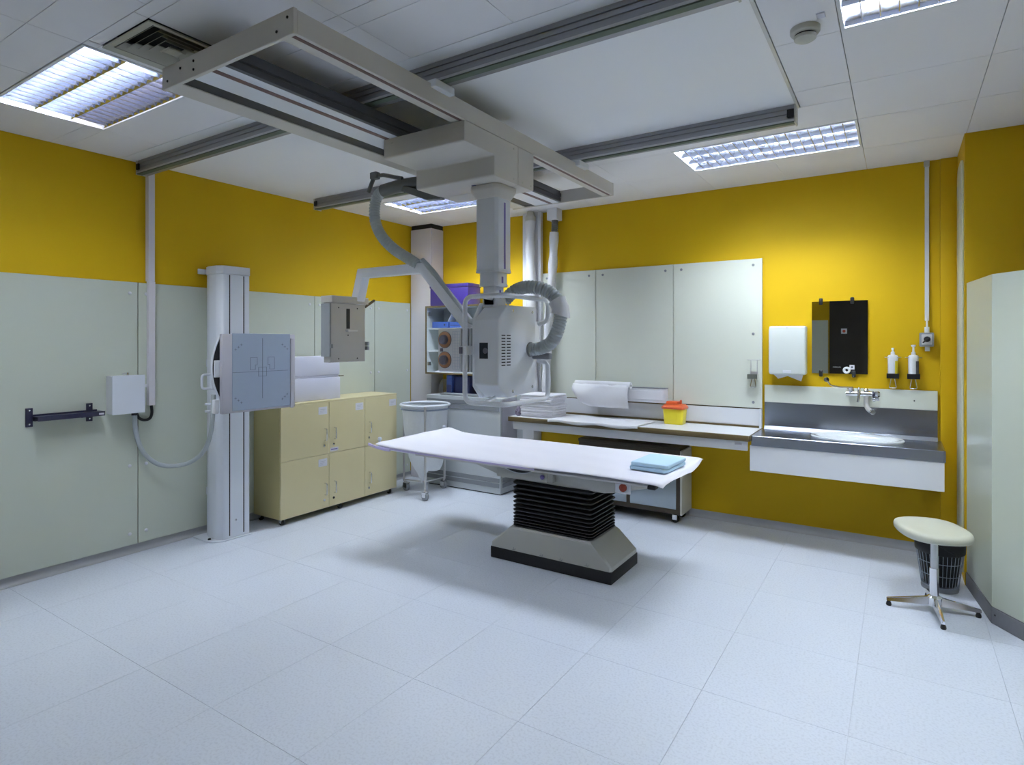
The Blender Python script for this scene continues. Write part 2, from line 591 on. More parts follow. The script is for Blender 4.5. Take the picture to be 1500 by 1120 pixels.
# ---- ceiling
ceil = struct('ceiling', B(XL - 0.1, XE + 0.1, YF - 0.1, YB + 0.1, 2.93, 3.0), 'plenum', 'suspended ceiling of pale square tiles', 'ceiling')
TROF = [(-4.04, -2.945, 1.145, 1.693), (-4.04, -2.945, 3.99, 4.54), (-1.30, -0.205, 3.97, 4.515), (-0.205, 0.89, 2.245, 2.795)]
VENT = (-2.89, -2.495, 1.20, 1.595)
holes = TROF + [VENT]


def skip_hole(x0, x1, y0, y1):
    cx, cy = (x0 + x1) / 2, (y0 + y1) / 2
    return any(a < cx < b and c < cy < d for a, b, c, d in holes) or (x0 > XR and y0 > YR)


GX = [XL, -4.04, -3.49, -2.945, -2.40, -1.85, -1.30, -0.75, -0.205, 0.343, 0.89, 1.44, 1.99, XE]
tiles(ceil, 'ceiling_tile', [XL, -4.04, -2.945, -2.89, -2.495, -1.85, -1.30, -0.457], [1.145, 1.2, 1.595, 1.693, 2.015], H, H + 0.01, 0.003, 'tile', skip_hole)
tiles(ceil, 'ceiling_tile', GX[:9] + [], [-1.6, -1.25, -0.70, -0.15, 0.40, 0.95, 1.145], H, H + 0.01, 0.003, 'tile', skip_hole)
tiles(ceil, 'ceiling_tile', [-0.457, -0.205], [1.145, 1.693, 2.245, 2.80, 3.37, 3.60], H, H + 0.01, 0.003, 'tile', skip_hole)
tiles(ceil, 'ceiling_tile', GX[8:], [-1.6, -1.25, -0.70, -0.15, 0.40, 0.95, 1.145, 1.693, 2.245, 2.795, 3.40, 3.97, YR], H, H + 0.01, 0.003, 'tile', skip_hole)
tiles(ceil, 'ceiling_tile', [-0.205, XR], [YR, YB], H, H + 0.01, 0.003, 'tile')
tiles(ceil, 'ceiling_tile', [XL, -4.04, -2.945, -2.40, -1.85, -1.30, -0.75, -0.205], [3.60, 3.97, 3.99, 4.515, 4.54, YB], H, H + 0.01, 0.0025, 'tile',
      lambda x0, x1, y0, y1: skip_hole(x0, x1, y0, y1))
part('ceiling_sheet', B(XL, -0.475, 2.13, 3.598, H, H + 0.012), 'sheet', ceil)
part('ceiling_sheet', B(XL, -0.459, 2.017, 2.128, H, H + 0.012), 'sheet', ceil)
part('edge_trim', B(-0.474, -0.459, 2.13, 3.598, H - 0.003, H + 0.01), 'sheetlip', ceil)

# ================================================================== CEILING LAMPS
def troffer(x0, x1, y0, y1, label, dim=False):
    t = thing('ceiling_light', label, 'ceiling light', ((x0 + x1) / 2, (y0 + y1) / 2, H), 'recessed louvred fluorescent lights')
    fw = 0.016
    f = MB()
    f.box(x0 + 0.002, x1 - 0.002, y0 + 0.002, y0 + fw, H - 0.004, H + 0.012)
    f.box(x0 + 0.002, x1 - 0.002, y1 - fw, y1 - 0.002, H - 0.004, H + 0.012)
    f.box(x0 + 0.002, x0 + fw, y0 + fw, y1 - fw, H - 0.004, H + 0.012)
    f.box(x1 - fw, x1 - 0.002, y0 + fw, y1 - fw, H - 0.004, H + 0.012)
    part('frame', f, 'lampwhite', t)
    h = MB()
    zt = H + 0.085
    h.box(x0 + 0.004, x1 - 0.004, y0 + 0.004, y1 - 0.004, zt, zt + 0.004)
    h.box(x0 + 0.004, x0 + 0.008, y0 + 0.004, y1 - 0.004, H + 0.012, zt)
    h.box(x1 - 0.008, x1 - 0.004, y0 + 0.004, y1 - 0.004, H + 0.012, zt)
    h.box(x0 + 0.008, x1 - 0.008, y0 + 0.004, y0 + 0.008, H + 0.012, zt)
    h.box(x0 + 0.008, x1 - 0.008, y1 - 0.008, y1 - 0.004, H + 0.012, zt)
    part('housing', h, 'lampgrey', t)
    ya, yb = y0 + fw, y1 - fw
    rw = (yb - ya) / 3
    for k in range(3):
        yc = ya + rw * (k + 0.5)
        part('tube', MB().cyl((x0 + 0.03, yc, H + 0.062), (x1 - 0.03, yc, H + 0.062), 0.013, n=8), 'tube' if not (dim and k == 2) else 'tubedim', t)
    for k in range(4):          # lengthwise parabolic reflectors
        yc = ya + rw * k
        top, bot = 0.024, 0.0025
        prof = []
        for j in range(6):
            u = j / 5
            prof.append((u * u, u))
        pts = []
        if k < 3:
            pts += [(yc + bot + (top - bot) * u ** 0.6, H + 0.002 + 0.042 * u) for _, u in prof]
        else:
            pts += [(yc, H + 0.002), (yc, H + 0.044)]
        if k > 0:
            pts += [(yc - bot - (top - bot) * u ** 0.6, H + 0.002 + 0.042 * u) for _, u in reversed(prof)]
        else:
            pts += [(yc, H + 0.044), (yc, H + 0.002)]
        part('reflector', MB().prism(pts, 'x', x0 + fw, x1 - fw), 'reflector', t)
    nb = 17
    src = None
    for k in range(1, nb):      # cross blades
        xc = x0 + fw + (x1 - x0 - 2 * fw) * k / nb
        if src is None:
            pts = [(xc - 0.0022, H + 0.002), (xc + 0.0022, H + 0.002), (xc + 0.0040, H + 0.018), (xc + 0.0070, H + 0.042),
                   (xc - 0.0070, H + 0.042), (xc - 0.0040, H + 0.018)]
            src = part('louver_blade', MB().prism(pts, 'y', ya, yb), 'blade', t)
            xs = xc
        else:
            share('louver_blade', src, t, (xc - xs, 0, 0))
    return t


lab = ['large bright louvred ceiling light beside the air vent at the left',
       'louvred ceiling light at the back left above the white corner duct',
       'louvred ceiling light near the back wall above the sink',
       'louvred ceiling light at the top right beside the smoke detector']
for a, l in zip(TROF, lab):
    troffer(*a, l, dim=(a is TROF[0]))      # one tube of the left lamp is worn out and glows weakly

# ---- air vent
x0, x1, y0, y1 = VENT
v = thing('ceiling_vent', 'square four-way ceiling air vent with concentric louvres', 'air vent', ((x0 + x1) / 2, (y0 + y1) / 2, H))
cx, cy, hw = (x0 + x1) / 2, (y0 + y1) / 2, (x1 - x0) / 2


def sqring(ro, ri, zo, zi, t):
    """sloped square ring, outer half width ro at height zo, inner ri at zi"""
    q = lambda r, z: [(cx - r, cy - r, z), (cx + r, cy - r, z), (cx + r, cy + r, z), (cx - r, cy + r, z)]
    return MB().loft([q(ro, zo), q(ri, zi), q(ri, zi + t), q(ro, zo + t), q(ro, zo)], caps=False)


part('backing', B(cx - hw + 0.01, cx + hw - 0.01, cy - hw + 0.01, cy + hw - 0.01, H + 0.06, H + 0.065), 'plenum', v)
part('frame', sqring(hw, hw - 0.032, H - 0.012, H - 0.004, 0.006), 'vent', v)
for k, r in enumerate((0.160, 0.130, 0.100, 0.070)):
    part('louver_ring', sqring(r, r - 0.026, H - 0.004, H + 0.022, 0.003), 'vent', v)
part('centre_plate', MB().loft([[(cx - r, cy - r, z), (cx + r, cy - r, z), (cx + r, cy + r, z), (cx - r, cy + r, z)]
                                for r, z in ((0.038, H - 0.004), (0.034, H - 0.008), (0.018, H + 0.012))]), 'vent', v)

# ---- smoke detector
sd = thing('smoke_detector', 'round ivory smoke detector on the ceiling', 'smoke detector', (-0.325, 2.70, H))
c = (-0.325, 2.70, H)
part('base', MB().lathe(c, [(0.056, 0), (0.056, -0.018), (0.052, -0.024), (0.045, -0.027)], 28), 'smoke', sd)
part('slot_ring', MB().lathe(c, [(0.040, -0.026), (0.040, -0.034)], 28), 'blackmetal', sd)
part('sensor_cap', MB().lathe(c, [(0.043, -0.033), (0.041, -0.045), (0.030, -0.052), (0.001, -0.053)], 28), 'smoke', sd)
part('name_tag', B(-0.275, -0.245, 2.60, 2.64, H - 0.006, H), 'label', sd, 0.001, 1)


# ================================================================== CEILING RAILS AND BRIDGE
def rail(y, xa, xb, label):
    r = thing('ceiling_rail', label, 'rail', ((xa + xb) / 2, y, H), 'fixed rails of the tube crane')
    pf = [(y, H), (y, H - 0.020), (y + 0.006, H - 0.022), (y + 0.006, H - 0.028), (y, H - 0.030), (y, H - 0.046), (y + 0.005, H - 0.048),
          (y + 0.005, H - 0.052), (y, H - 0.054), (y, H - 0.070), (y - 0.004, H - 0.078), (y - 0.004, H - 0.092),
          (y + 0.070, H - 0.092), (y + 0.070, H)]
    part('rail_profile', MB().prism(pf, 'x', xa, xb), 'alu', r)
    part('lower_lip', B(xa, xb, y - 0.006, y + 0.012, H - 0.0905, H - 0.080), 'sheetlip', r)
    part('rubber_strip', B(xa, xb, y - 0.005, y + 0.030, H - 0.098, H - 0.092), 'greenstrip', r)
    for x, s in ((xa, -1), (xb, 1)):
        part('end_cap', B(min(x, x + s * 0.008), max(x, x + s * 0.008), y - 0.008, y + 0.072, H - 0.099, H - 0.001), 'smoke', r)
        part('buffer', B(min(x, x - s * 0.035), max(x, x - s * 0.035), y - 0.012, y - 0.0005, H - 0.068, H - 0.026), 'black', r, 0.002, 1)
    return r


rail(2.105, -4.53, -0.47, 'long grey ceiling rail nearer the camera crossing above the bridge')
rail(3.53, -4.40, -0.478, 'long grey ceiling rail nearer the back wall with a black buffer')

bz0, bz1 = 2.575, 2.662
br = thing('crane_bridge', 'beige rectangular ceiling bridge frame carrying the x-ray tube carriage', 'bridge', (-2.2, 2.7, H))
part('outer_beam', B(-2.64, -2.522, 1.345, 4.08, bz0, bz1), 'beige', br, 0.002, 1)
part('cable_slot', B(-2.5215, -2.4305, 1.346, 4.079, bz0 + 0.005, bz1), 'black', br)
part('inner_beam', B(-2.43, -2.215, 1.345, 4.08, bz0, bz1), 'lightgrey', br, 0.002, 1)
part('wheel_track', B(-2.302, -2.272, 1.346, 4.079, bz0 - 0.0015, bz0 + 0.001), 'brownstrip', br)
pf = [(-2.2145, bz0), (-2.200, bz0 + 0.004), (-2.200, bz0 + 0.030), (-2.205, bz0 + 0.033), (-2.205, bz0 + 0.039), (-2.196, bz0 + 0.042),
      (-2.196, bz0 + 0.066), (-2.205, bz0 + 0.069), (-2.205, bz1), (-2.2145, bz1)]
part('rail_face', MB().prism(pf, 'y', 1.346, 4.079), 'aludark', br)
part('side_beam', B(-1.852, -1.77, 1.345, 4.08, bz0, bz1), 'beige', br, 0.002, 1)
part('wheel_track', B(-1.803, -1.785, 1.346, 4.079, bz0 - 0.0015, bz0 + 0.001), 'brownstrip', br)
part('end_plate', B(-2.645, -1.768, 1.327, 1.3445, bz0 - 0.004, bz1 + 0.002), 'beige', br, 0.002, 1)
part('end_plate', B(-2.645, -1.768, 4.0805, 4.097, bz0 - 0.004, bz1 + 0.002), 'beige', br, 0.002, 1)
for x, z in ((-2.60, 2.60), (-2.50, 2.63), (-2.40, 2.60), (-2.40, 2.635), (-1.86, 2.60), (-1.80, 2.635)):
    part('screw', MB().lathe((x, 1.327, z), [(0.006, 0.001), (0.005, -0.003), (0.001, -0.0035)], 10, 'y'), 'blackmetal', br)
for y in (2.13, 3.56):
    for x in (-1.835, -2.60):
        part('wheel_block', B(x, x + 0.095, y - 0.075, y + 0.06, bz1 - 0.02, H - 0.100), 'lightgrey', br, 0.003, 1)
        part('hanger', B(x + 0.02, x + 0.07, y - 0.012, y + 0.03, H - 0.102, H - 0.093), 'black', br)

# ================================================================== TUBE STAND (carriage, column, head)
ts = thing('xray_tube_stand', 'grey ceiling-hung x-ray tube with telescopic column, hoses and control panel', 'x-ray machine', (-1.92, 2.765, 2.36))
part('carriage_housing', MB().prism([(2.30, bz0 - 0.002), (2.30, 2.476), (2.306, 2.470), (2.550, 2.470), (2.556, 2.464), (2.556, 2.368), (2.562, 2.361),
                                     (2.785, 2.361), (2.785, bz0 - 0.002)], 'x', -2.31, -1.768), 'beige', ts, 0.004, 2)
part('carriage_cover', MB().prism([(2.788, bz0 - 0.002), (2.788, 2.361), (2.945, 2.361), (2.952, 2.368), (2.952, bz0 - 0.002)], 'x', -2.31, -1.768), 'beige', ts, 0.004, 2)
for y, z in ((2.74, 2.385), (2.83, 2.385), (2.92, 2.385), (2.74, 2.55)):
    part('screw', MB().lathe((-1.768, y, z), [(0.006, -0.001), (0.005, 0.002), (0.001, 0.0025)], 10, 'x'), 'smoke', ts)
for x in (-2.25, -1.83):
    part('screw', MB().lathe((x, 2.30, 2.545), [(0.006, 0.001), (0.005, -0.002), (0.001, -0.0025)], 10, 'y'), 'smoke', ts)
part('status_mark', B(-1.99, -1.965, 2.65, 2.664, 2.3598, 2.3612), 'blue2', ts)


def oct_ring(cx, cy, a, b, ch, z):
    return [(cx - a + ch, cy - b, z), (cx + a - ch, cy - b, z), (cx + a, cy - b + ch, z), (cx + a, cy + b - ch, z),
            (cx + a - ch, cy + b, z), (cx - a + ch, cy + b, z), (cx - a, cy + b - ch, z), (cx - a, cy - b + ch, z)]


CX, CY = -1.92, 2.765
part('collar', MB().loft([oct_ring(CX, CY, 0.105, 0.105, 0.03, 2.36), oct_ring(CX, CY, 0.104, 0.104, 0.03, 2.335), oct_ring(CX, CY, 0.078, 0.078, 0.02, 2.29)]),
     'beige', ts, 0.003, 1)
for a, za, zb in ((0.075, 2.30, 1.885), (0.060, 1.89, 1.808), (0.045, 1.815, 1.69)):
    s = part('column_section', MB().loft([oct_ring(CX, CY, a, a, a * 0.22, za), oct_ring(CX, CY, a, a, a * 0.22, zb)]), 'lightgrey', ts, 0.002, 2)
    part('rim', MB().loft([oct_ring(CX, CY, a + 0.0025, a + 0.0025, a * 0.22, zb + 0.012), oct_ring(CX, CY, a + 0.0025, a + 0.0025, a * 0.22, zb - 0.002)]), 'lightgrey', s)
    part('stripe', B(CX + a + 0.0004, CX + a + 0.002, CY - 0.008, CY + 0.008, zb + 0.016, za - 0.03), 'violetstripe', s)

# tube head: cover with cut corners towards the camera, back plate behind it
yn, yf, hx0, hx1 = 2.638, 3.03, -1.962, -1.80
prof = [(yn, 1.618), (yn + 0.10, 1.698), (yf, 1.70), (yf, 1.205), (yn + 0.10, 1.188), (yn, 1.262)]
hd = part('tube_head', MB().prism(prof, 'x', hx0, hx1), 'lightgrey', ts, 0.010, 3)
part('back_plate', MB().prism([(yn + 0.025, 1.62), (yn + 0.09, 1.715), (yf + 0.012, 1.715), (yf + 0.012, 1.195), (yn + 0.09, 1.180), (yn + 0.025, 1.25)], 'x', hx0 - 0.032, hx0 - 0.003),
     'lightgrey', ts, 0.006, 2)
part('window', B(-1.925, -1.868, yn - 0.002, yn + 0.001, 1.405, 1.492), 'glassdark', hd, 0.0008, 1)
part('lens', MB().lathe((-1.885, yn - 0.002, 1.448), [(0.016, 0), (0.014, -0.003), (0.001, -0.004)], 16, 'y'), 'knob', hd)
src = None
for c_ in range(2):
    for k in range(11):
        y = 2.668 + c_ * 0.052
        z = 1.366 + k * 0.0162
        if src is None:
            src = part('vent_slot', B(hx1 - 0.004, hx1 + 0.0006, y, y + 0.037, z, z + 0.0065), 'black', hd)
            y_0, z_0 = y, z
        else:
            share('vent_slot', src, hd, (0, y - y_0, z - z_0))
for y, z in ((2.78, 1.668), (2.99, 1.668), (2.78, 1.222), (2.99, 1.235)):
    part('screw', MB().lathe((hx1, y, z), [(0.010, -0.001), (0.009, 0.002), (0.001, 0.003)], 12, 'x'), 'chrome', hd)
part('neck', B(-1.965, -1.872, 2.72, 2.82, 1.69, 1.745), 'lightgrey', ts, 0.006, 2)
part('rear_box', B(-1.97, -1.84, yf + 0.012, yf + 0.12, 1.40, 1.62), 'lightgrey', ts, 0.01, 2)
# tubular guard handle, wraps the near corner
zt_, zb_ = 1.742, 1.166
hp = fillet([(-1.80, 3.06, 1.60), (-1.735, 3.06, 1.62), (-1.735, 3.06, zt_), (-1.735, 2.60, zt_), (-1.995, 2.60, zt_), (-1.995, 2.60, zb_), (-1.735, 2.60, zb_),
             (-1.735, 3.06, zb_), (-1.735, 3.06, 1.37), (-1.80, 3.06, 1.385)], 0.05, 6)
hdl = part('guard_handle', MB().tube(hp, 0.0135, 12), 'lightgrey', ts)
part('handle_clamp', B(-2.012, -1.972, 2.585, 2.635, 1.425, 1.475), 'white', hdl, 0.003, 1)
part('clamp_grip', B(-2.020, -2.000, 2.578, 2.584, 1.432, 1.468), 'knob', hdl)
part('handle_stay', MB().cyl((-1.90, 2.602, zt_), (-1.90, 2.72, 1.735), 0.008, n=10), 'lightgrey', hdl)
part('handle_stay', MB().cyl((-1.88, 2.605, zb_), (-1.88, 2.72, 1.19), 0.010, n=10), 'lightgrey', hdl)

# collimator with two dials
cl = part('collimator', B(-2.268, -1.998, 2.70, 2.95, 1.322, 1.577), 'lightgrey', ts, 0.006, 2)
cp = part('control_panel', B(-2.262, -2.095, 2.692, 2.6995, 1.328, 1.571), 'panelwhite', cl, 0.002, 1)
for x in (-2.084, -2.055, -2.026):
    part('rib', B(x, x + 0.012, 2.690, 2.6995, 1.326, 1.573), 'midgrey', cl, 0.002, 1)
for z in (1.509, 1.392):
    o = (-2.212, 2.692, z)
    d = part('dial_ring', MB().lathe(o, [(0.046, 0.001), (0.046, -0.004), (0.042, -0.006), (0.001, -0.006)], 28, 'y'), 'orange', cl)
    part('dial_edge', MB().lathe(o, [(0.049, 0.001), (0.049, -0.002), (0.001, -0.002)], 28, 'y'), 'ink', d)
    part('dial_knob', MB().lathe(o, [(0.029, -0.005), (0.027, -0.024), (0.022, -0.028), (0.001, -0.028)], 12, 'y'), 'knob', d)
part('button', B(-2.245, -2.226, 2.688, 2.692, 1.440, 1.459), 'knob', cl)
for xx in (-2.155, -2.138, -2.120, -2.104):
    part('scale_line', B(xx, xx + 0.001, 2.6912, 2.692, 1.34, 1.555), 'bluegrey2', cl)
for k in range(14):
    part('scale_line', B(-2.155, -2.103, 2.6912, 2.692, 1.34 + k * 0.0165, 1.341 + k * 0.0165), 'bluegrey2', cl)

# arm carrying the flat plate box in front of the beam
ya = 2.83


def bar(p, q, hgt, dep):
    """rectangular bar in the XZ plane at y = ya"""
    p, q = Vector((p[0], 0, p[1])), Vector((q[0], 0, q[1]))
    d = (q - p).normalized()
    n = Vector((-d.z, 0, d.x)) * hgt / 2
    return MB().prism([((p - n).x, (p - n).z), ((q - n).x, (q - n).z), ((q + n).x, (q + n).z), ((p + n).x, (p + n).z)], 'y', ya - dep / 2, ya + dep / 2)


path = [(-2.03, 1.48), (-2.49, 1.955), (-3.03, 1.955), (-3.09, 1.755)]
hh = 0.030


def offs(path, d):
    out = []
    for i, p in enumerate(path):
        p = Vector(p)
        ns = []
        if i > 0:
            t = (p - Vector(path[i - 1])).normalized()
            ns.append(Vector((-t.y, t.x)))
        if i < len(path) - 1:
            t = (Vector(path[i + 1]) - p).normalized()
            ns.append(Vector((-t.y, t.x)))
        n = sum(ns, Vector((0, 0)))
        n.normalize()
        k = d / max(0.4, n.dot(ns[0]))
        out.append(p + n * k)
    return out


poly = [tuple(p) for p in offs(path, hh)] + [tuple(p) for p in reversed(offs(path, -hh))]
arm = part('support_arm', MB().prism(poly, 'y', ya - 0.035, ya + 0.035), 'lightgrey', ts, 0.004, 2)
part('pivot', MB().lathe((-2.06, ya - 0.036, 1.52), [(0.045, 0.0), (0.045, -0.018), (0.038, -0.022), (0.001, -0.022)], 24, 'y'), 'lightgrey', arm)
part('cable', MB().tube(spline([(-2.50, ya - 0.01, 2.005), (-2.40, ya - 0.01, 1.915), (-2.25, ya - 0.01, 1.74), (-2.14, ya - 0.02, 1.63), (-2.05, ya - 0.03, 1.605), (-1.99, ya - 0.03, 1.60)], 8), 0.018, 10), 'hose', ts)
# plate box
pb = part('plate_box', B(-3.146, -3.08, 2.593, 2.892, 1.362, 1.75), 'greymetal', ts, 0.003, 1)
part('box_hood', B(-3.165, -3.055, 2.585, 2.90, 1.7505, 1.795), 'greymetal', pb, 0.003, 1)
part('slot', B(-3.081, -3.079, 2.725, 2.755, 1.583, 1.716), 'black', pb)
part('ledge', B(-3.0795, -3.05, 2.715, 2.80, 1.562, 1.575), 'panelwhite', pb, 0.002, 1)
part('side_rail', B(-3.155, -3.070, 2.578, 2.5925, 1.40, 1.745), 'midgrey', pb, 0.002, 1)
for y, z in ((2.66, 1.72), (2.82, 1.72), (2.66, 1.385), (2.82, 1.385), (2.74, 1.54)):
    part('screw', MB().lathe((-3.08, y, z), [(0.005, -0.001), (0.004, 0.002), (0.001, 0.003)], 10, 'x'), 'blackmetal', pb)
for y, z in ((2.582, 1.455), (2.896, 1.47), (2.896, 1.44)):
    part('catch', B(-3.09, -3.062, y, y + 0.018, z, z + 0.026), 'midgrey', pb, 0.002, 1)
part('lever', MB().tube([(-3.09, 2.90, 1.735), (-3.09, 2.985, 1.785)], 0.009, 10), 'brownedge', pb)

# hose from the carriage down to the arm
hb = part('hose_bracket', MB().tube(fillet([(-2.31, 2.80, 2.46), (-2.50, 2.80, 2.485), (-2.66, 2.79, 2.485), (-2.80, 2.78, 2.47)], 0.08, 5), 0.040, 14), 'hosedk', ts)
part('bracket_foot', MB().prism([(-2.60, 2.47), (-2.30, 2.375), (-2.30, 2.35), (-2.42, 2.36), (-2.62, 2.44)], 'y', 2.755, 2.80), 'hosedk', hb, 0.003, 1)
part('bracket_strap', MB().tube(fillet([(-2.62, 2.77, 2.520), (-2.78, 2.76, 2.566), (-2.852, 2.755, 2.562), (-2.905, 2.755, 2.47)], 0.02, 4), 0.013, 8), 'hosedk', hb)
part('bracket_block', B(-2.875, -2.815, 2.735, 2.775, 2.545, 2.59), 'hosedk', hb, 0.005, 1)
hp = spline([(-2.77, 2.78, 2.475), (-2.845, 2.78, 2.445), (-2.875, 2.78, 2.36), (-2.865, 2.785, 2.26), (-2.81, 2.79, 2.17), (-2.72, 2.80, 2.09), (-2.62, 2.81, 2.03), (-2.53, 2.82, 1.975)], 26)
part('ceiling_hose', MB().tube(hp, 0.034, 14, rf=lambda i: 0.036 if i % 5 < 3 else 0.0315), 'hose', ts, angle=60)
# big corrugated hose at the right of the head
hp = spline([(-1.815, 2.965, 1.452), (-1.745, 2.975, 1.458), (-1.665, 2.96, 1.488), (-1.615, 2.95, 1.55), (-1.595, 2.955, 1.63), (-1.60, 2.955, 1.70), (-1.64, 2.945, 1.762), (-1.71, 2.925, 1.800),
             (-1.79, 2.90, 1.808), (-1.86, 2.885, 1.785), (-1.915, 2.87, 1.735)], 24)
bh = part('corrugated_hose', MB().tube(hp, 0.036, 16, rf=lambda i: 0.0385 if i % 5 < 3 else 0.0335), 'hose', ts, angle=60)
part('hose_cuff', MB().tube([(-1.598, 2.954, 1.645), (-1.595, 2.955, 1.655), (-1.597, 2.955, 1.69), (-1.612, 2.952, 1.722), (-1.615, 2.952, 1.728)], 0.045, 20,
                            rf=lambda i: (0.060, 0.053, 0.048, 0.050, 0.052)[i]), 'white', bh)
part('hose_flange', MB().lathe((-1.80, 2.965, 1.452), [(0.043, -0.002), (0.043, 0.006), (0.038, 0.008), (0.001, 0.008)], 24, 'x'), 'midgrey', bh)
part('hose_socket', B(-1.80, -1.68, 2.98, 3.02, 1.395, 1.432), 'midgrey', bh, 0.01, 2)

# ================================================================== CHEST STAND (wall bucky)
cs = thing('chest_stand', 'white upright chest stand column with square detector plate on the left', 'x-ray stand', (-4.36, 2.665, 0))
cpoly = [(-4.47, 2.575), (-4.40, 2.548), (-4.30, 2.548), (-4.252, 2.575), (-4.245, 2.60), (-4.245, 2.785), (-4.47, 2.785)]
part('column', MB().prism(cpoly, 'z', 0.012, 2.005), 'bluegrey', cs, 0.002, 1)
part('column_cap', MB().prism([(x + (0.004 if x > -4.4 else -0.004), y + (0.004 if y > 2.7 else -0.004)) for x, y in cpoly], 'z', 2.006, 2.068), 'bluegrey', cs, 0.004, 2)
for y in (2.617, 2.733):
    part('guide_slot', B(-4.2455, -4.2442, y, y + 0.009, 0.03, 2.0), 'black', cs)
part('foot_plate', MB().prism([(-4.53, 2.50), (-4.36, 2.49), (-4.28, 2.51), (-4.235, 2.565), (-4.225, 2.80), (-4.53, 2.80)], 'z', 0.0, 0.011), 'bluegrey', cs, 0.003, 1)
part('anchor_bolt', MB().lathe((-4.345, 2.522, 0.011), [(0.012, 0), (0.010, 0.010), (0.001, 0.011)], 6), 'blackmetal', cs)
part('cover_screw', MB().lathe((-4.245, 2.672, 0.14), [(0.010, -0.001), (0.007, 0.006), (0.001, 0.007)], 12, 'x'), 'chrome', cs)
part('wall_bracket', MB().box(-4.558, -4.46, 2.60, 2.66, 2.025, 2.055).box(-4.5579, -4.545, 2.55, 2.70, 2.02, 2.06), 'bluegrey', cs, 0.003, 1)
part('wall_spacer', MB().box(-4.5579, -4.47, 2.62, 2.74, 0.3, 0.36).box(-4.5579, -4.47, 2.62, 2.74, 1.3, 1.36), 'bluegrey', cs)
part('carriage', B(-4.244, -4.10, 2.59, 2.77, 1.12, 1.42), 'bluegrey', cs, 0.008, 2)
py0, py1, pz0, pz1 = 2.413, 3.02, 0.985, 1.552
dp = part('detector_plate', B(-4.032, -4.0, py0, py1, pz0, pz1), 'mauve', cs, 0.006, 2)
part('plate_face', B(-4.0, -3.994, py0 + 0.075, py1 - 0.05, pz0 + 0.015, pz1 + 0.004), 'bluegrey2', dp, 0.002, 1)
part('edge_strip', B(-4.0005, -3.992, py1 - 0.045, py1 - 0.02, pz0 - 0.005, pz1 - 0.03), 'mauve', dp, 0.002, 1)
yc, zc, ff = (py0 + py1) / 2 + 0.012, 1.275, -3.9935


def mark(y0, y1, z0, z1):
    part('mark_line', B(ff - 0.0006, ff + 0.0004, min(y0, y1), max(y0, y1), min(z0, z1), max(z0, z1)), 'ink', dp)


def rect_mark(pts):
    for (a, b), (c_, d) in zip(pts, pts[1:] + pts[:1]):
        if a == c_:
            mark(a - 0.001, a + 0.001, b, d)
        else:
            mark(a, c_, b - 0.001, b + 0.001)


mark(yc - 0.24, yc + 0.22, zc - 0.0012, zc + 0.0012)
mark(yc - 0.0012, yc + 0.0012, pz0 + 0.09, pz1 - 0.03)
rect_mark([(yc - 0.033, zc - 0.035), (yc + 0.033, zc - 0.035), (yc + 0.033, zc + 0.032), (yc - 0.033, zc + 0.032)])
rect_mark([(yc - 0.10, zc + 0.015), (yc - 0.06, zc + 0.015), (yc - 0.06, zc + 0.05), (yc - 0.045, zc + 0.05), (yc - 0.045, zc + 0.105), (yc - 0.10, zc + 0.105)])
rect_mark([(yc + 0.10, zc + 0.015), (yc + 0.06, zc + 0.015), (yc + 0.06, zc + 0.05), (yc + 0.045, zc + 0.05), (yc + 0.045, zc + 0.105), (yc + 0.10, zc + 0.105)])
for sy, sz in ((-1, 1), (1, 1), (-1, -1), (1, -1)):
    for k in range(3):
        y, z = yc + sy * (0.215 - 0.022 * k), zc + sz * (0.175 + 0.017 * k) - 0.01
        mark(y - 0.010, y + 0.008, z - 0.001, z + 0.001)
        mark(y - 0.001, y + 0.001, z - 0.008, z + 0.008)
# half round guard rim; its black sheet paints the plate's shaded back
arc = []
for k in range(25):
    q = 1 - 2 * k / 24
    arc.append((2.425 - 0.062 * (1 - q * q), 1.31 + 0.225 * q))
part('guard_shade', MB().prism(arc + [(2.60, 1.085), (2.60, 1.535)], 'x', -4.052, -4.042), 'black', cs)
part('guard_rim', MB().tube([(-4.045, y, z) for y, z in arc], 0.0075, 8), 'bluegrey', cs)
part('cassette_grip', B(-4.041, -4.033, 2.375, 2.44, 1.245, 1.365), 'lightgrey', cs, 0.004, 1)
part('side_handle', MB().tube(fillet([(-4.10, 2.43, 1.265), (-4.10, 2.325, 1.265), (-4.10, 2.325, 1.165), (-4.10, 2.43, 1.165)], 0.025, 5), 0.0085, 10), 'bluegrey', cs)
part('handle_mount', B(-4.115, -4.085, 2.385, 2.60, 1.155, 1.275), 'bluegrey', cs, 0.004, 1)
for z in (1.055, 1.005):
    part('lock_lever', MB().tube([(-4.12, 2.36, z), (-4.11, 2.44, z)], 0.008, 10), 'bluegrey', cs)
part('lever_block', B(-4.12, -4.06, 2.395, 2.43, 0.985, 1.085), 'white', cs, 0.006, 2)

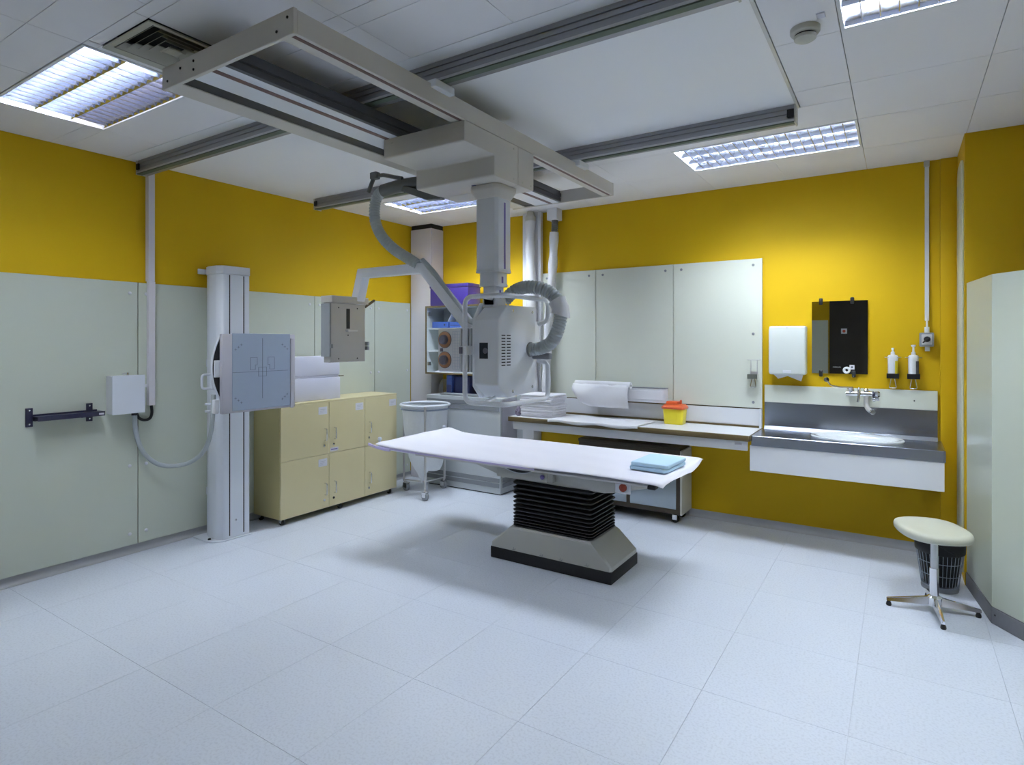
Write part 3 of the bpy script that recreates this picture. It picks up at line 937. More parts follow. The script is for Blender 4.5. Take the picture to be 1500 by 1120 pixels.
# ================================================================== LEFT WALL FITTINGS
wxb = XL + 0.018
tk = thing('cable_trunking', 'tall narrow white cable trunking running down the left wall', 'trunking', (wxb, 2.20, 1.04))
part('trunk', B(wxb, wxb + 0.035, 2.178, 2.222, 1.038, 1.93), 'pinkwhite', tk, 0.002, 1)
part('trunk', B(XL, wxb + 0.030, 2.178, 2.222, 1.932, H), 'pinkwhite', tk, 0.002, 1)
jb = thing('junction_box', 'grey steel junction box on the left wall beside the trunking', 'electrical box', (wxb, 2.0, 1.0))
part('box_body', B(wxb, wxb + 0.095, 1.915, 2.118, 1.003, 1.262), 'lightgrey', jb, 0.003, 1)
part('lid', B(wxb + 0.095, wxb + 0.10, 1.912, 2.121, 1.0, 1.265), 'bluegrey', jb, 0.002, 1)
part('lock', MB().cyl((wxb + 0.05, 2.03, 1.262), (wxb + 0.05, 2.03, 1.282), 0.009, n=12).cyl((wxb + 0.05, 2.03, 1.279), (wxb + 0.05, 1.995, 1.272), 0.005, n=8), 'chrome', jb)
part('cable_gland', MB().cyl((wxb + 0.05, 2.075, 1.003), (wxb + 0.05, 2.075, 0.98), 0.02, n=14), 'black', jb)
solo('loop_cable', MB().tube(spline([(wxb + 0.02, 2.20, 1.045), (wxb + 0.02, 2.205, 0.985), (wxb + 0.022, 2.19, 0.945), (wxb + 0.03, 2.15, 0.937), (wxb + 0.04, 2.11, 0.955), (wxb + 0.045, 2.09, 0.99)], 8), 0.010, 10),
     'black', 'short black cable looping from the trunking into the junction box', 'cable', (wxb + 0.02, 2.20, 0.94))
solo('conduit_hose', MB().tube(spline([(wxb + 0.05, 2.075, 0.979), (wxb + 0.05, 2.085, 0.85), (wxb + 0.06, 2.13, 0.71), (wxb + 0.08, 2.22, 0.615), (wxb + 0.12, 2.33, 0.59), (wxb + 0.2, 2.40, 0.62), (wxb + 0.30, 2.43, 0.70),
                                       (wxb + 0.39, 2.425, 0.82), (wxb + 0.445, 2.41, 0.95), (wxb + 0.46, 2.408, 1.04), (wxb + 0.46, 2.41, 1.12)], 10), 0.0155, 12),
     'hose', 'thick grey hose sagging from the junction box to the chest stand', 'hose', (wxb + 0.1, 2.3, 0.6))
rk = thing('wall_rack', 'dark navy metal rack bracket on the cream left wall', 'wall bracket', (wxb, 1.65, 1.02))
part('mount_plate', B(wxb, wxb + 0.008, 1.465, 1.502, 0.965, 1.082), 'navy', rk, 0.001, 1)
part('mount_plate', B(wxb, wxb + 0.008, 1.795, 1.832, 0.965, 1.085), 'navy', rk, 0.001, 1)
part('shelf_tray', MB().box(wxb, wxb + 0.085, 1.502, 1.875, 1.014, 1.030).box(wxb + 0.080, wxb + 0.086, 1.502, 1.875, 1.002, 1.032).box(wxb, wxb + 0.004, 1.502, 1.86, 1.012, 1.040), 'navy', rk, 0.001, 1)
part('gusset', MB().prism([(1.70, 1.022), (1.86, 1.022), (1.86, 1.004), (1.74, 1.0)], 'x', wxb + 0.01, wxb + 0.08), 'navy', rk)
part('gusset', MB().prism([(1.502, 1.022), (1.58, 1.022), (1.55, 1.006), (1.502, 1.0)], 'x', wxb + 0.008, wxb + 0.04), 'navy', rk)
part('tag', B(wxb + 0.0862, wxb + 0.0872, 1.838, 1.868, 1.010, 1.022), 'label', rk)
for y in (1.4835, 1.8135):
    for z in (0.982, 1.068):
        part('screw', MB().lathe((wxb + 0.008, y, z), [(0.006, 0), (0.005, 0.003), (0.001, 0.0035)], 10, 'x'), 'chrome', rk)

# ================================================================== LOCKER CABINET
lk = thing('locker_cabinet', 'pale yellow low locker cabinet with six doors on castors', 'cabinet', (-4.36, 3.69, 0))
lx0, lx1, ly0, ly1, lz0, lz1 = -4.55, -4.19, 3.025, 4.35, 0.052, 0.985
part('carcass', B(lx0, lx1 - 0.019, ly0, ly1, lz0, lz1 - 0.018), 'lockerside', lk, 0.0015, 1)
part('top_board', B(lx0, lx1, ly0 - 0.001, ly1 + 0.001, lz1 - 0.0175, lz1), 'locker', lk, 0.0015, 1)
yy = [ly0, 3.513, 3.93, ly1]
for c_ in range(3):
    for r in range(2):
        z0, z1 = ((lz0, 0.517), (0.520, lz1 - 0.0185))[r]
        a, b = yy[c_] + 0.0015, yy[c_ + 1] - 0.0015
        d = part('door', B(lx1 - 0.018, lx1, a, b, z0, z1), 'locker', lk, 0.0015, 1)
        hy = b - 0.045 if c_ == 0 else a + 0.055
        hz = z0 + (0.115, 0.12)[r]
        part('handle', MB().tube(fillet([(lx1, hy, hz), (lx1 + 0.026, hy, hz), (lx1 + 0.026, hy, hz + 0.10), (lx1, hy, hz + 0.10)], 0.012, 4), 0.0055, 8), 'chrome', d)
        part('lock', MB().lathe((lx1, hy - 0.006, hz - 0.045), [(0.011, -0.001), (0.010, 0.004), (0.001, 0.005)], 14, 'x'),
             'blackmetal' if (c_, r) == (1, 0) else 'chrome', d)
        if r == 1 or c_ == 0:
            ly = b - (0.065 if c_ < 2 else 0.055)
            part('label_card', B(lx1, lx1 + 0.0012, ly - 0.048, ly + 0.045, z1 - 0.10, z1 - 0.035), 'label', d)
            for q in range(3):
                part('print_line', B(lx1 + 0.0012, lx1 + 0.0016, ly - 0.03, ly + 0.03 - 0.015 * q, z1 - 0.058 - 0.014 * q, z1 - 0.055 - 0.014 * q), 'mauve', d)
        if (c_, r) == (1, 1):
            part('label_card', B(lx1, lx1 + 0.0012, a + 0.01, a + 0.10, z0 + 0.012, z0 + 0.045), 'label', d)
            part('print_line', B(lx1 + 0.0012, lx1 + 0.0016, a + 0.02, a + 0.09, z0 + 0.024, z0 + 0.034), 'violetstripe', d)


def castor(parent, x, y, s=1.0, m='blackmetal'):
    c_ = part('castor', MB().lathe((x, y, 0.024 * s), [(0.010 * s, -0.011 * s), (0.022 * s, -0.011 * s), (0.024 * s, -0.008 * s), (0.024 * s, 0.008 * s), (0.022 * s, 0.011 * s), (0.010 * s, 0.011 * s)], 18, 'y'), m, parent)
    part('fork', MB().box(x - 0.014 * s, x + 0.014 * s, y - 0.016 * s, y - 0.0125 * s, 0.02 * s, 0.052 * s).box(x - 0.014 * s, x + 0.014 * s, y + 0.0125 * s, y + 0.016 * s, 0.02 * s, 0.052 * s)
         .box(x - 0.014 * s, x + 0.014 * s, y - 0.016 * s, y + 0.016 * s, 0.049 * s, 0.053 * s), 'chrome', c_)
    return c_


for y in (3.06, 3.66, 4.28):
    castor(lk, -4.225, y)
    castor(lk, -4.50, y)
# two white cartons on the cabinet
solo('carton', B(-4.52, -4.262, 3.10, 3.70, 0.986, 1.178), 'pinkbox', 'lower white carton on the yellow cabinet behind the detector plate', 'box', (-4.39, 3.40, 0.986), 0.004, 2, 'white cartons on the cabinet')
ct = thing('carton', 'upper white carton with a lid on the yellow cabinet', 'box', (-4.39, 3.40, 1.179), 'white cartons on the cabinet')
part('box_body', B(-4.515, -4.267, 3.105, 3.685, 1.179, 1.33), 'pinkbox', ct, 0.003, 1)
part('lid', B(-4.522, -4.260, 3.10, 3.692, 1.20, 1.365), 'pinkbox', ct, 0.004, 2)
part('tape_end', B(-4.275, -4.262, 3.692, 3.74, 1.183, 1.190), 'brownedge', ct)

# ================================================================== BACK LEFT CORNER
dk = thing('corner_duct', 'tall white square duct in the far corner', 'duct', (-4.42, 5.06, 0))
part('duct_case', B(-4.557, -4.262, 4.953, 5.160, 0.001, 2.728), 'pinkwhite', dk, 0.003, 1)
part('shadow_gap', B(-4.555, -4.27, 4.965, 5.160, 2.7285, H - 0.001), 'black', dk)
part('cover_joint', B(-4.2625, -4.2605, 4.960, 4.964, 0.02, 2.72), 'mauve', dk)

gn = thing('generator_cabinet', 'grey generator cabinet with louvred bands behind the bag stand', 'cabinet', (-3.72, 4.97, 0))
part('body', B(-4.19, -3.25, 4.80, 5.128, 0.012, 0.94), 'generator', gn, 0.003, 1)
part('plinth', B(-4.17, -3.27, 4.815, 5.12, 0.0, 0.0118), 'black', gn)
for k in range(2):
    part('louver_band', B(-4.185, -3.262, 4.794, 4.7995, 0.905 - 0.048 * k - 0.040, 0.905 - 0.048 * k), 'gendark', gn, 0.001, 1)
    part('louver_band', B(-4.185, -3.262, 4.794, 4.7995, 0.165 - 0.052 * k - 0.042, 0.165 - 0.052 * k), 'gendark', gn, 0.001, 1)
    part('louver_band', B(-3.2495, -3.244, 4.83, 5.11, 0.165 - 0.052 * k - 0.042, 0.165 - 0.052 * k), 'gendark', gn, 0.001, 1)
part('side_flange', B(-3.2495, -3.178, 5.09, 5.128, 0.012, 1.20), 'generator', gn)
part('side_panel', B(-3.2497, -3.246, 4.82, 5.12, 0.20, 0.93), 'mauve', gn)

# wall cupboard, open, with contents
wc = thing('wall_cupboard', 'open white wall cupboard with dark edges behind the x-ray tube', 'cupboard', (-3.84, 5.0, 1.153))
wx0, wx1, wy0, wy1, wz0, wz1 = -4.255, -3.40, 4.85, 5.145, 1.153, 1.873
part('side', B(wx0, wx0 + 0.018, wy0 + 0.004, wy1, wz0, wz1), 'cabin', wc)
part('side', B(wx1 - 0.018, wx1, wy0 + 0.004, wy1, wz0, wz1), 'cabin', wc)
part('back', B(wx0 + 0.018, wx1 - 0.018, wy1 - 0.008, wy1, wz0, wz1), 'cabin', wc)
part('bottom', B(wx0 + 0.018, wx1 - 0.018, wy0 + 0.004, wy1 - 0.008, wz0, wz0 + 0.018), 'cabin', wc)
part('top', B(wx0 + 0.018, wx1 - 0.018, wy0 + 0.004, wy1 - 0.008, wz1 - 0.018, wz1), 'cabin', wc)
for z in (1.405, 1.640):
    part('shelf', B(wx0 + 0.018, wx1 - 0.018, wy0 + 0.03, wy1 - 0.008, z - 0.016, z), 'cabin', wc)
ef = MB()
ef.box(wx0, wx0 + 0.018, wy0, wy0 + 0.0038, wz0, wz1).box(wx1 - 0.018, wx1, wy0, wy0 + 0.0038, wz0, wz1)
ef.box(wx0 + 0.018, wx1 - 0.018, wy0, wy0 + 0.0038, wz0, wz0 + 0.018).box(wx0 + 0.018, wx1 - 0.018, wy0, wy0 + 0.0038, wz1 - 0.018, wz1)
part('edge_band', ef, 'brownedge', wc)
for z in (1.24, 1.77):
    part('hinge', B(wx0 + 0.018, wx0 + 0.034, wy0 + 0.01, wy0 + 0.06, z, z + 0.04), 'chrome', wc, 0.003, 1)


def binder(x0, x1, y0, y1, z0, z1, m, label, hole=None):
    b = thing('binder', label, 'binder', ((x0 + x1) / 2, (y0 + y1) / 2, z0), 'blue binders')
    part('cover', B(x0, x1, y0, y1, z0, z1), m, b, 0.003, 1)
    if hole:
        part('finger_hole', MB().lathe(hole, [(0.011, 0.001), (0.011, -0.001)], 16, 'y'), 'black', b)
    else:
        part('spine_label', B(x0 + 0.01, x1 - 0.01, y0 - 0.001, y0, z0 + 0.02, z0 + (z1 - z0) * 0.5), 'blue2', b)
    return b


binder(-4.19, -3.975, 4.885, 5.12, 1.641, 1.705, 'blue', 'blue lever-arch binder lying on the upper cupboard shelf', (-4.02, 4.885, 1.673))
binder(-3.965, -3.82, 4.90, 5.12, 1.641, 1.70, 'blue', 'second blue binder lying on the upper cupboard shelf beside the first')
solo('leaning_card', MB().prism([(-3.99, 1.706), (-3.985, 1.706), (-3.935, 1.79), (-3.94, 1.79)], 'y', 4.90, 5.02), 'paperw', 'thin white card leaning above the blue binders', 'card', (-3.96, 4.96, 1.706))
solo('paper_stack', MB().box(-4.14, -3.90, 4.88, 5.08, 1.172, 1.184).box(-4.12, -3.93, 4.89, 5.06, 1.184, 1.192), 'paperw', 'low stack of papers on the cupboard floor', 'papers', (-4.02, 4.98, 1.172), 0.001, 1)
# violet box on top of the cupboard
vb = thing('violet_box', 'violet plastic storage box on top of the wall cupboard', 'box', (-3.95, 4.98, 1.874))
part('box_body', B(-4.205, -3.70, 4.87, 5.09, 1.874, 2.06), 'purple', vb, 0.008, 2)
part('lid', B(-4.21, -3.695, 4.865, 5.095, 2.06, 2.098), 'purple', vb, 0.006, 2)
# things standing on the generator
binder(-4.03, -3.955, 4.93, 5.12, 0.941, 1.14, 'blue', 'upright blue binder standing on the generator below the cupboard')
solo('dark_box', B(-3.945, -3.74, 4.95, 5.12, 0.941, 1.13), 'blue2', 'dark blue box beside the upright binder on the generator', 'box', (-3.84, 5.03, 0.941), 0.004, 2)
solo('grey_tray', MB().box(-4.02, -3.40, 4.82, 4.925, 0.941, 0.960).box(-4.04, -4.02, 4.83, 4.915, 0.943, 0.957), 'midgrey', 'flat grey tray lying on the generator', 'tray', (-3.7, 4.87, 0.941), 0.004, 2)
cb = MB()
random.seed(3)
rings = []
for k in range(9):
    z = 0.941 + 0.15 * k / 8
    rr = 0.075 * math.sin(math.pi * (0.25 + 0.62 * k / 8))
    rings.append([(-4.118 + rr * 0.9 * math.cos(a) * random.uniform(0.75, 1.1), 5.0 + rr * math.sin(a) * random.uniform(0.75, 1.1), z) for a in [2 * math.pi * i / 16 for i in range(16)]])
solo('clear_bag', cb.loft(rings), 'clear', 'crumpled clear plastic bag beside the corner duct', 'plastic bag', (-4.118, 5.0, 0.941))

# ---- laundry / waste bag on a wheeled stand
bg = thing('bag_stand', 'wheeled ring stand holding a white waste bag', 'bag stand', (-3.94, 4.49, 0))
bc = (-3.94, 4.49)
part('ring', MB().tube([(bc[0] + 0.238 * math.cos(a), bc[1] + 0.238 * math.sin(a), 0.875) for a in [2 * math.pi * k / 40 for k in range(40)]], 0.014, 10, closed=True), 'bluegrey', bg)
part('ring_band', MB().tube([(bc[0] + 0.233 * math.cos(a), bc[1] + 0.233 * math.sin(a), 0.838) for a in [2 * math.pi * k / 40 for k in range(40)]], 0.008, 8, closed=True), 'bluegrey2', bg)
for fx, fy in ((-3.752, 4.275), (-3.905, 4.73), (-4.165, 4.46)):
    d = Vector((fx - bc[0], fy - bc[1])).normalized()
    px, py = bc[0] + d.x * 0.255, bc[1] + d.y * 0.255
    part('post', MB().tube([(px, py, 0.875), (px, py, 0.10), (fx, fy, 0.085), (fx, fy, 0.075)], 0.011, 10), 'greymetal', bg)
    part('brace', MB().tube([(px, py, 0.11), (bc[0], bc[1], 0.11)], 0.007, 8), 'greymetal', bg)
    castor(bg, fx, fy, 1.55, 'midgrey')
# bag: round mouth, hanging to a pointed corner at the camera side and a fuller one at the far side
dirA = Vector((math.cos(math.radians(33)), math.sin(math.radians(33))))
rings = []
NB = 28
for k in range(13):
    t = k / 12
    ring = []
    for i in range(NB):
        a = 2 * math.pi * i / NB
        rx = 0.225 - 0.02 * t
        ry = 0.225 * (1 - t) ** 0.8 + 0.012
        u, vv = math.cos(a) * rx * (1 - 0.12 * t), math.sin(a) * ry
        s = math.cos(a)
        if s < -0.22:
            low = 0.09 + 0.30 * ((-0.22 - s) / 0.78) ** 0.8
        elif s < 0.05:
            low = 0.09 + 0.13 * (s + 0.22) / 0.27
        else:
            low = 0.22 + 0.10 * max(0.0, s - 0.75) / 0.25
        z = 0.87 + (low - 0.87) * t
        wv = 0.008 * math.sin(5 * a + 4 * t) * min(1, 3 * t)
        ring.append((bc[0] + dirA.x * (u + wv) - dirA.y * (vv + wv), bc[1] + dirA.y * (u + wv) + dirA.x * (vv + wv), z))
    rings.append(ring)
part('bag', MB().loft(rings, True, False), 'bag', bg, angle=80)

# ================================================================== BACK WALL TRUNKING AND SHEATHED HOSES
wt = thing('wall_duct', 'wide white vertical duct on the back wall behind the column', 'duct', (-3.05, 5.13, 0.8))
part('duct_body', B(-3.175, -3.0, 5.085, 5.160, 0.0, H - 0.001), 'whitemat', wt, 0.003, 1)
part('duct_flange', B(-2.9985, -2.965, 5.085, 5.127, 0.98, H - 0.001), 'whitemat', wt)
sh = thing('sheathed_hose', 'white sheathed hose hanging in front of the wall duct', 'hose', (-3.05, 5.02, 2.7))
part('sheath', MB().tube(spline([(-3.05, 5.03, 2.70), (-3.05, 5.025, 2.45), (-3.04, 5.02, 2.1), (-3.035, 5.02, 1.7), (-3.03, 5.03, 1.3), (-3.02, 5.04, 0.90)], 8), 0.05, 14,
                         rf=lambda i: 0.046 + 0.006 * math.sin(i * 0.9)), 'sheath', sh)
part('clamp', MB().lathe((-3.05, 5.03, 2.70), [(0.052, -0.02), (0.055, 0.02), (0.04, 0.04), (0.03, 0.076)], 16), 'smoke', sh)
s2 = thing('sheathed_hose', 'white sheathed hose leaning down from a small ceiling box beside the duct', 'hose', (-2.80, 5.06, 2.66))
part('ceiling_box', B(-2.855, -2.745, 5.01, 5.12, 2.665, H - 0.001), 'white', s2, 0.004, 1)
hp = spline([(-2.795, 5.065, 2.67), (-2.795, 5.062, 2.60), (-2.80, 5.06, 2.53)], 14)
part('spring_hose', MB().tube(hp, 0.03, 14, rf=lambda i: 0.034 if i % 4 < 2 else 0.027), 'hosedk', s2, angle=60)
part('sheath', MB().tube(spline([(-2.80, 5.06, 2.55), (-2.815, 5.055, 2.2), (-2.845, 5.05, 1.85), (-2.875, 5.05, 1.4), (-2.89, 5.06, 1.0), (-2.89, 5.06, 0.815)], 8), 0.042, 14,
                         rf=lambda i: 0.042 + 0.004 * math.sin(i * 1.1)), 'sheath', s2)

# ================================================================== WORKTOP
wk = thing('worktop', 'long white worktop with brown wooden edge along the back wall', 'worktop', (-2.0, 4.9, 0.8))
part('top_board', B(-3.06, -0.935, 4.662, 5.125, 0.762, 0.800), 'whitemat', wk, 0.002, 1)
part('wood_edge', B(-3.06, -0.935, 4.642, 4.6615, 0.758, 0.8005), 'brownedge', wk, 0.004, 2)
part('wood_edge', B(-0.9345, -0.926, 4.645, 5.12, 0.760, 0.8005), 'brownedge', wk)
part('apron', B(-3.02, -0.95, 4.672, 4.69, 0.685, 0.757), 'whitemat', wk, 0.002, 1)
for x in (-2.90,):
    part('leg', B(x, x + 0.085, 4.70, 4.78, 0.0, 0.757), 'whitemat', wk, 0.002, 1)
part('upstand', B(-2.99, -0.95, 5.128, 5.144, 0.815, 0.950), 'whitemat', wk, 0.002, 1)
part('upper_gap', B(-2.99, -0.95, 5.145, 5.158, 0.90, 0.975), 'brownedge', wk)
part('upstand_gap', B(-2.99, -0.95, 5.120, 5.1275, 0.8005, 0.816), 'brownedge', wk)
part('end_strip', B(-0.948, -0.93, 5.10, 5.144, 0.801, 0.955), 'lightgrey', wk)
part('makers_tag', B(-1.04, -0.99, 4.6705, 4.672, 0.725, 0.74), 'mauve', wk)
bx = thing('slim_box', 'long slim white box fixed above the upstand behind the paper roll', 'box', (-1.85, 5.10, 0.952))
part('box_body', B(-2.42, -1.70, 5.06, 5.125, 0.962, 1.085), 'whitemat', bx, 0.003, 1)
part('front_panel', B(-2.40, -1.72, 5.056, 5.0599, 0.985, 1.065), 'paperw', bx, 0.002, 1)
part('top_edge', B(-2.42, -1.70, 5.058, 5.125, 1.0855, 1.092), 'midgrey', bx)
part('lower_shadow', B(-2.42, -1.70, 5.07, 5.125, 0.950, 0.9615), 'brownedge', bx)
pr_ = thing('paper_roll', 'roll of white couch paper with a crumpled sheet hanging down', 'paper roll', (-2.28, 5.0, 1.10))
part('roll', MB().lathe((-2.545, 5.015, 1.105), [(0.012, 0), (0.032, 0), (0.032, 0.545), (0.012, 0.545)], 22, 'x'), 'paperw', pr_)
part('core', MB().lathe((-2.0, 5.015, 1.105), [(0.011, -0.01), (0.011, 0.004)], 14, 'x'), 'midgrey', pr_)
rings = []
for i in range(25):
    u = i / 24
    x = -2.555 + 0.55 * u
    drop = 0.905 + 0.13 * max(0, (abs(u - 0.5) * 2)) ** 4 * (1 if u < 0.5 else 0.0)
    row = []
    for k in range(9):
        t = k / 8
        z = 1.11 + (drop - 1.11) * t
        y = 4.980 - 0.03 * math.sin(t * math.pi) * (1 + 0.5 * math.sin(7 * u)) + 0.006 * math.sin(11 * u + 5 * t)
        row.append((x, y, z))
    rings.append(row)
hs = part('hanging_sheet', MB().loft(rings, closed=False, caps=False), 'paperw', pr_, angle=80)
sm = hs.modifiers.new('thick', 'SOLIDIFY')
sm.thickness = 0.0012
# stack of folded sheets
rr2 = lambda x0, x1, y0, y1, z, c: [(x0 + c, y0, z), (x1 - c, y0, z), (x1, y0 + c, z), (x1, y1 - c, z), (x1 - c, y1, z), (x0 + c, y1, z), (x0, y1 - c, z), (x0, y0 + c, z)]
random.seed(11)
for k in range(9):
    z = 0.802 + k * 0.0232
    x0 = -2.965 + random.uniform(-0.010, 0.010)
    x1 = -2.635 + random.uniform(-0.010, 0.012)
    y0 = 4.72 + random.uniform(-0.006, 0.006)
    y1 = 4.985 + random.uniform(-0.01, 0.01)
    rings = []
    for e, zz_ in ((0.0, 0.0005), (0.004, 0.004), (0.005, 0.0112), (0.0015, 0.0114), (0.005, 0.0118), (0.004, 0.019), (0.0, 0.0225)):
        rings.append(rr2(x0 - e, x1 + e, y0 - e, y1 + e, z + zz_, 0.008))
    lbl = 'topmost white folded sheet of the stack at the left end of the worktop' if k == 8 else (
        'bottom white folded sheet of the stack, lying on the worktop' if k == 0 else 'white folded sheet inside the stack at the left end of the worktop')
    solo('folded_sheet', MB().loft(rings), 'linen', lbl, 'linen', ((x0 + x1) / 2, (y0 + y1) / 2, z), 0, 2, 'folded white sheets stacked on the worktop')
# small crumpled cloth with dark pattern beside the stack
rings = []
random.seed(5)
for k in range(6):
    rr = (0.02, 0.045, 0.05, 0.045, 0.03, 0.008)[k]
    rings.append([(-3.005 + rr * math.cos(a) * random.uniform(0.6, 1.1) * 0.7, 4.74 + rr * math.sin(a) * random.uniform(0.6, 1.1), 0.8015 + 0.018 * k) for a in [2 * math.pi * i / 12 for i in range(12)]])
solo('patterned_cloth', MB().loft(rings), 'pattern', 'crumpled black and white patterned cloth beside the folded sheets', 'cloth', (-3.005, 4.74, 0.8015), smooth=False)
# flat sheet lying on the worktop, its front edge lapping over the wooden edge
rings = []
for i in range(37):
    u = i / 36
    row = []
    for k in range(14):
        t = k / 13
        xx = -2.615 + 0.84 * u - 0.015 * t
        y = 5.05 - 0.405 * t
        z = 0.8045 + 0.0015 * math.sin(9 * u + 2 * t) + 0.004 * t * (1 + math.sin(14 * u)) * 0.5
        row.append((xx, y, z))
    lift = 0.003 * math.sin(14 * u)
    row.append((row[-1][0], 4.634, 0.8035 + lift))
    row.append((row[-1][0], 4.630, 0.794 + lift))
    row.append((row[-1][0], 4.632, 0.782 + 2 * lift))
    rings.append(row)
fs = solo('flat_sheet', MB().loft(rings, closed=False, caps=False), 'paperw', 'white paper sheet spread over the worktop and its front edge', 'paper', (-2.2, 4.85, 0.802))
sm = fs.modifiers.new('thick', 'SOLIDIFY')
sm.thickness = 0.0014
sm.offset = 1
# sharps bin
sb = thing('sharps_bin', 'small yellow sharps bin with red lid on the worktop', 'bin', (-1.60, 5.0, 0.801))
sq = lambda cx, cy, a, b, ch, z: oct_ring(cx, cy, a, b, ch, z)
part('bin_body', MB().loft([sq(-1.60, 5.0, 0.078, 0.058, 0.014, 0.801), sq(-1.60, 5.0, 0.088, 0.066, 0.014, 0.935)]), 'binyellow', sb, 0.003, 2)
part('lid', MB().loft([sq(-1.60, 5.0, 0.098, 0.074, 0.016, 0.930), sq(-1.60, 5.0, 0.098, 0.074, 0.016, 0.946), sq(-1.60, 5.0, 0.080, 0.058, 0.014, 0.966), sq(-1.60, 5.0, 0.066, 0.048, 0.012, 0.968)]), 'binred', sb, 0.002, 1)
part('lid_cap', MB().loft([sq(-1.615, 5.0, 0.056, 0.042, 0.012, 0.9685), sq(-1.615, 5.0, 0.050, 0.038, 0.012, 0.992)]), 'binred', sb, 0.004, 2)
part('lid_tab', B(-1.555, -1.543, 4.99, 5.01, 0.966, 1.003), 'binred', sb)
part('relief_rib', B(-1.64, -1.56, 4.936, 4.942, 0.84, 0.90), 'binyellow', sb, 0.002, 1)

# ---- rolling cabinet under the worktop
uc = thing('rolling_cabinet', 'dark edged rolling cabinet with pale glass doors under the worktop', 'cabinet', (-1.97, 4.99, 0))
ux0, ux1, uy0, uy1 = -2.43, -1.51, 4.85, 5.12
part('carcass', B(ux0, ux1 - 0.002, uy0 + 0.02, uy1, 0.075, 0.60), 'darkwood', uc)
part('top_board', B(ux0 - 0.005, ux1 + 0.002, uy0 - 0.005, uy1, 0.601, 0.628), 'darkwood', uc, 0.002, 1)
part('side_panel', B(ux1 - 0.0015, ux1 + 0.016, uy0 + 0.002, uy1, 0.072, 0.60), 'smoke', uc, 0.002, 1)
ff_ = MB()
ff_.box(ux0, ux1, uy0, uy0 + 0.019, 0.075, 0.115).box(ux0, ux1, uy0, uy0 + 0.019, 0.565, 0.60)
for x in (ux0, -1.975, ux1 - 0.032):
    ff_.box(x, x + 0.032, uy0, uy0 + 0.019, 0.115, 0.565)
part('face_frame', ff_, 'darkwood', uc)
for a, b in ((ux0 + 0.033, -1.976), (-1.942, ux1 - 0.033)):
    d = part('door', B(a, b, uy0 - 0.002, uy0 + 0.017, 0.116, 0.564), 'mirrorglass', uc, 0.002, 1)
    part('shelf_edge', B(a + 0.01, b - 0.01, uy0 - 0.0026, uy0 - 0.0021, 0.50, 0.506), 'mauve', d)
for x in (ux0 + 0.06, ux1 - 0.05):
    for y in (uy0 + 0.035, uy1 - 0.05):
        castor(uc, x, y, 1.36)

# ================================================================== SINK UNIT
sk = thing('sink_unit', 'stainless steel sink counter with white apron on the back wall', 'sink', (-0.35, 4.92, 0.8))
part('front_fascia', B(-0.924, 0.236, 4.678, 4.6895, 0.727, 0.8005), 'steel', sk, 0.002, 1)
part('end_fascia', B(0.2365, 0.244, 4.679, 5.143, 0.727, 0.800), 'steel', sk)
part('apron', B(-0.935, 0.238, 4.684, 4.702, 0.540, 0.7265), 'whitemat', sk, 0.002, 1)
part('apron', B(0.2205, 0.238, 4.7025, 5.14, 0.540, 0.7265), 'whitemat', sk, 0.002, 1)
part('splashback', B(-0.912, 0.222, 5.130, 5.144, 0.825, 1.013), 'steel', sk, 0.001, 1)
part('back_ledge', MB().prism([(5.1295, 0.8005), (5.1295, 0.826), (5.122, 0.826), (5.098, 0.8005)], 'x', -0.912, 0.222), 'steel', sk)
part('tiled_strip', B(-0.912, 0.222, 5.130, 5.148, 1.0135, 1.150), 'panel2', sk, 0.002, 1)
part('strip_screw', MB().lathe((0.086, 5.130, 1.075), [(0.005, 0.001), (0.004, -0.002), (0.001, -0.003)], 10, 'y'), 'blackmetal', sk)
bcx, bcy = -0.262, 4.905
el = lambda a, b, z: [(bcx + a * math.cos(t), bcy + b * math.sin(t), z) for t in [2 * math.pi * k / 48 for k in range(48)]]
q0, q1, q2, q3 = -0.924, 0.235, 4.69, 5.143
angs = sorted([2 * math.pi * k / 48 - math.pi for k in range(48)] + [math.atan2(yy_ - bcy, xx_ - bcx) for xx_ in (q0, q1) for yy_ in (q2, q3)])


def ray_rect(a):
    ca, sa = math.cos(a), math.sin(a)
    tx = ((q1 if ca > 0 else q0) - bcx) / ca if abs(ca) > 1e-9 else 1e9
    ty = ((q3 if sa > 0 else q2) - bcy) / sa if abs(sa) > 1e-9 else 1e9
    t = min(tx, ty)
    return (bcx + t * ca, bcy + t * sa)


def ray_ell(a, ea, eb):
    t = 1 / math.sqrt((math.cos(a) / ea) ** 2 + (math.sin(a) / eb) ** 2)
    return (bcx + t * math.cos(a), bcy + t * math.sin(a))


rg = [[(*ray_ell(a, 0.262, 0.166), z) for a in angs] for z in (0.785, 0.80)]
ro = [[(*ray_rect(a), z) for a in angs] for z in (0.80, 0.785)]
part('counter', MB().loft([rg[0], rg[1], ro[0], ro[1], rg[0]], caps=False), 'steel', sk)
bn = part('basin', MB().loft([el(0.288, 0.188, 0.801), el(0.292, 0.192, 0.812), el(0.286, 0.186, 0.820), el(0.262, 0.164, 0.818), el(0.240, 0.146, 0.800), el(0.215, 0.125, 0.74), el(0.16, 0.09, 0.70),
                              el(0.03, 0.02, 0.69), el(0.03, 0.02, 0.68), el(0.17, 0.10, 0.69), el(0.23, 0.14, 0.735), el(0.25, 0.155, 0.790), el(0.288, 0.188, 0.801)], caps=False), 'ceramic', sk, angle=50)
part('drain', MB().lathe((bcx, bcy, 0.690), [(0.032, 0.0), (0.030, 0.003), (0.001, 0.002)], 20), 'chrome', bn)
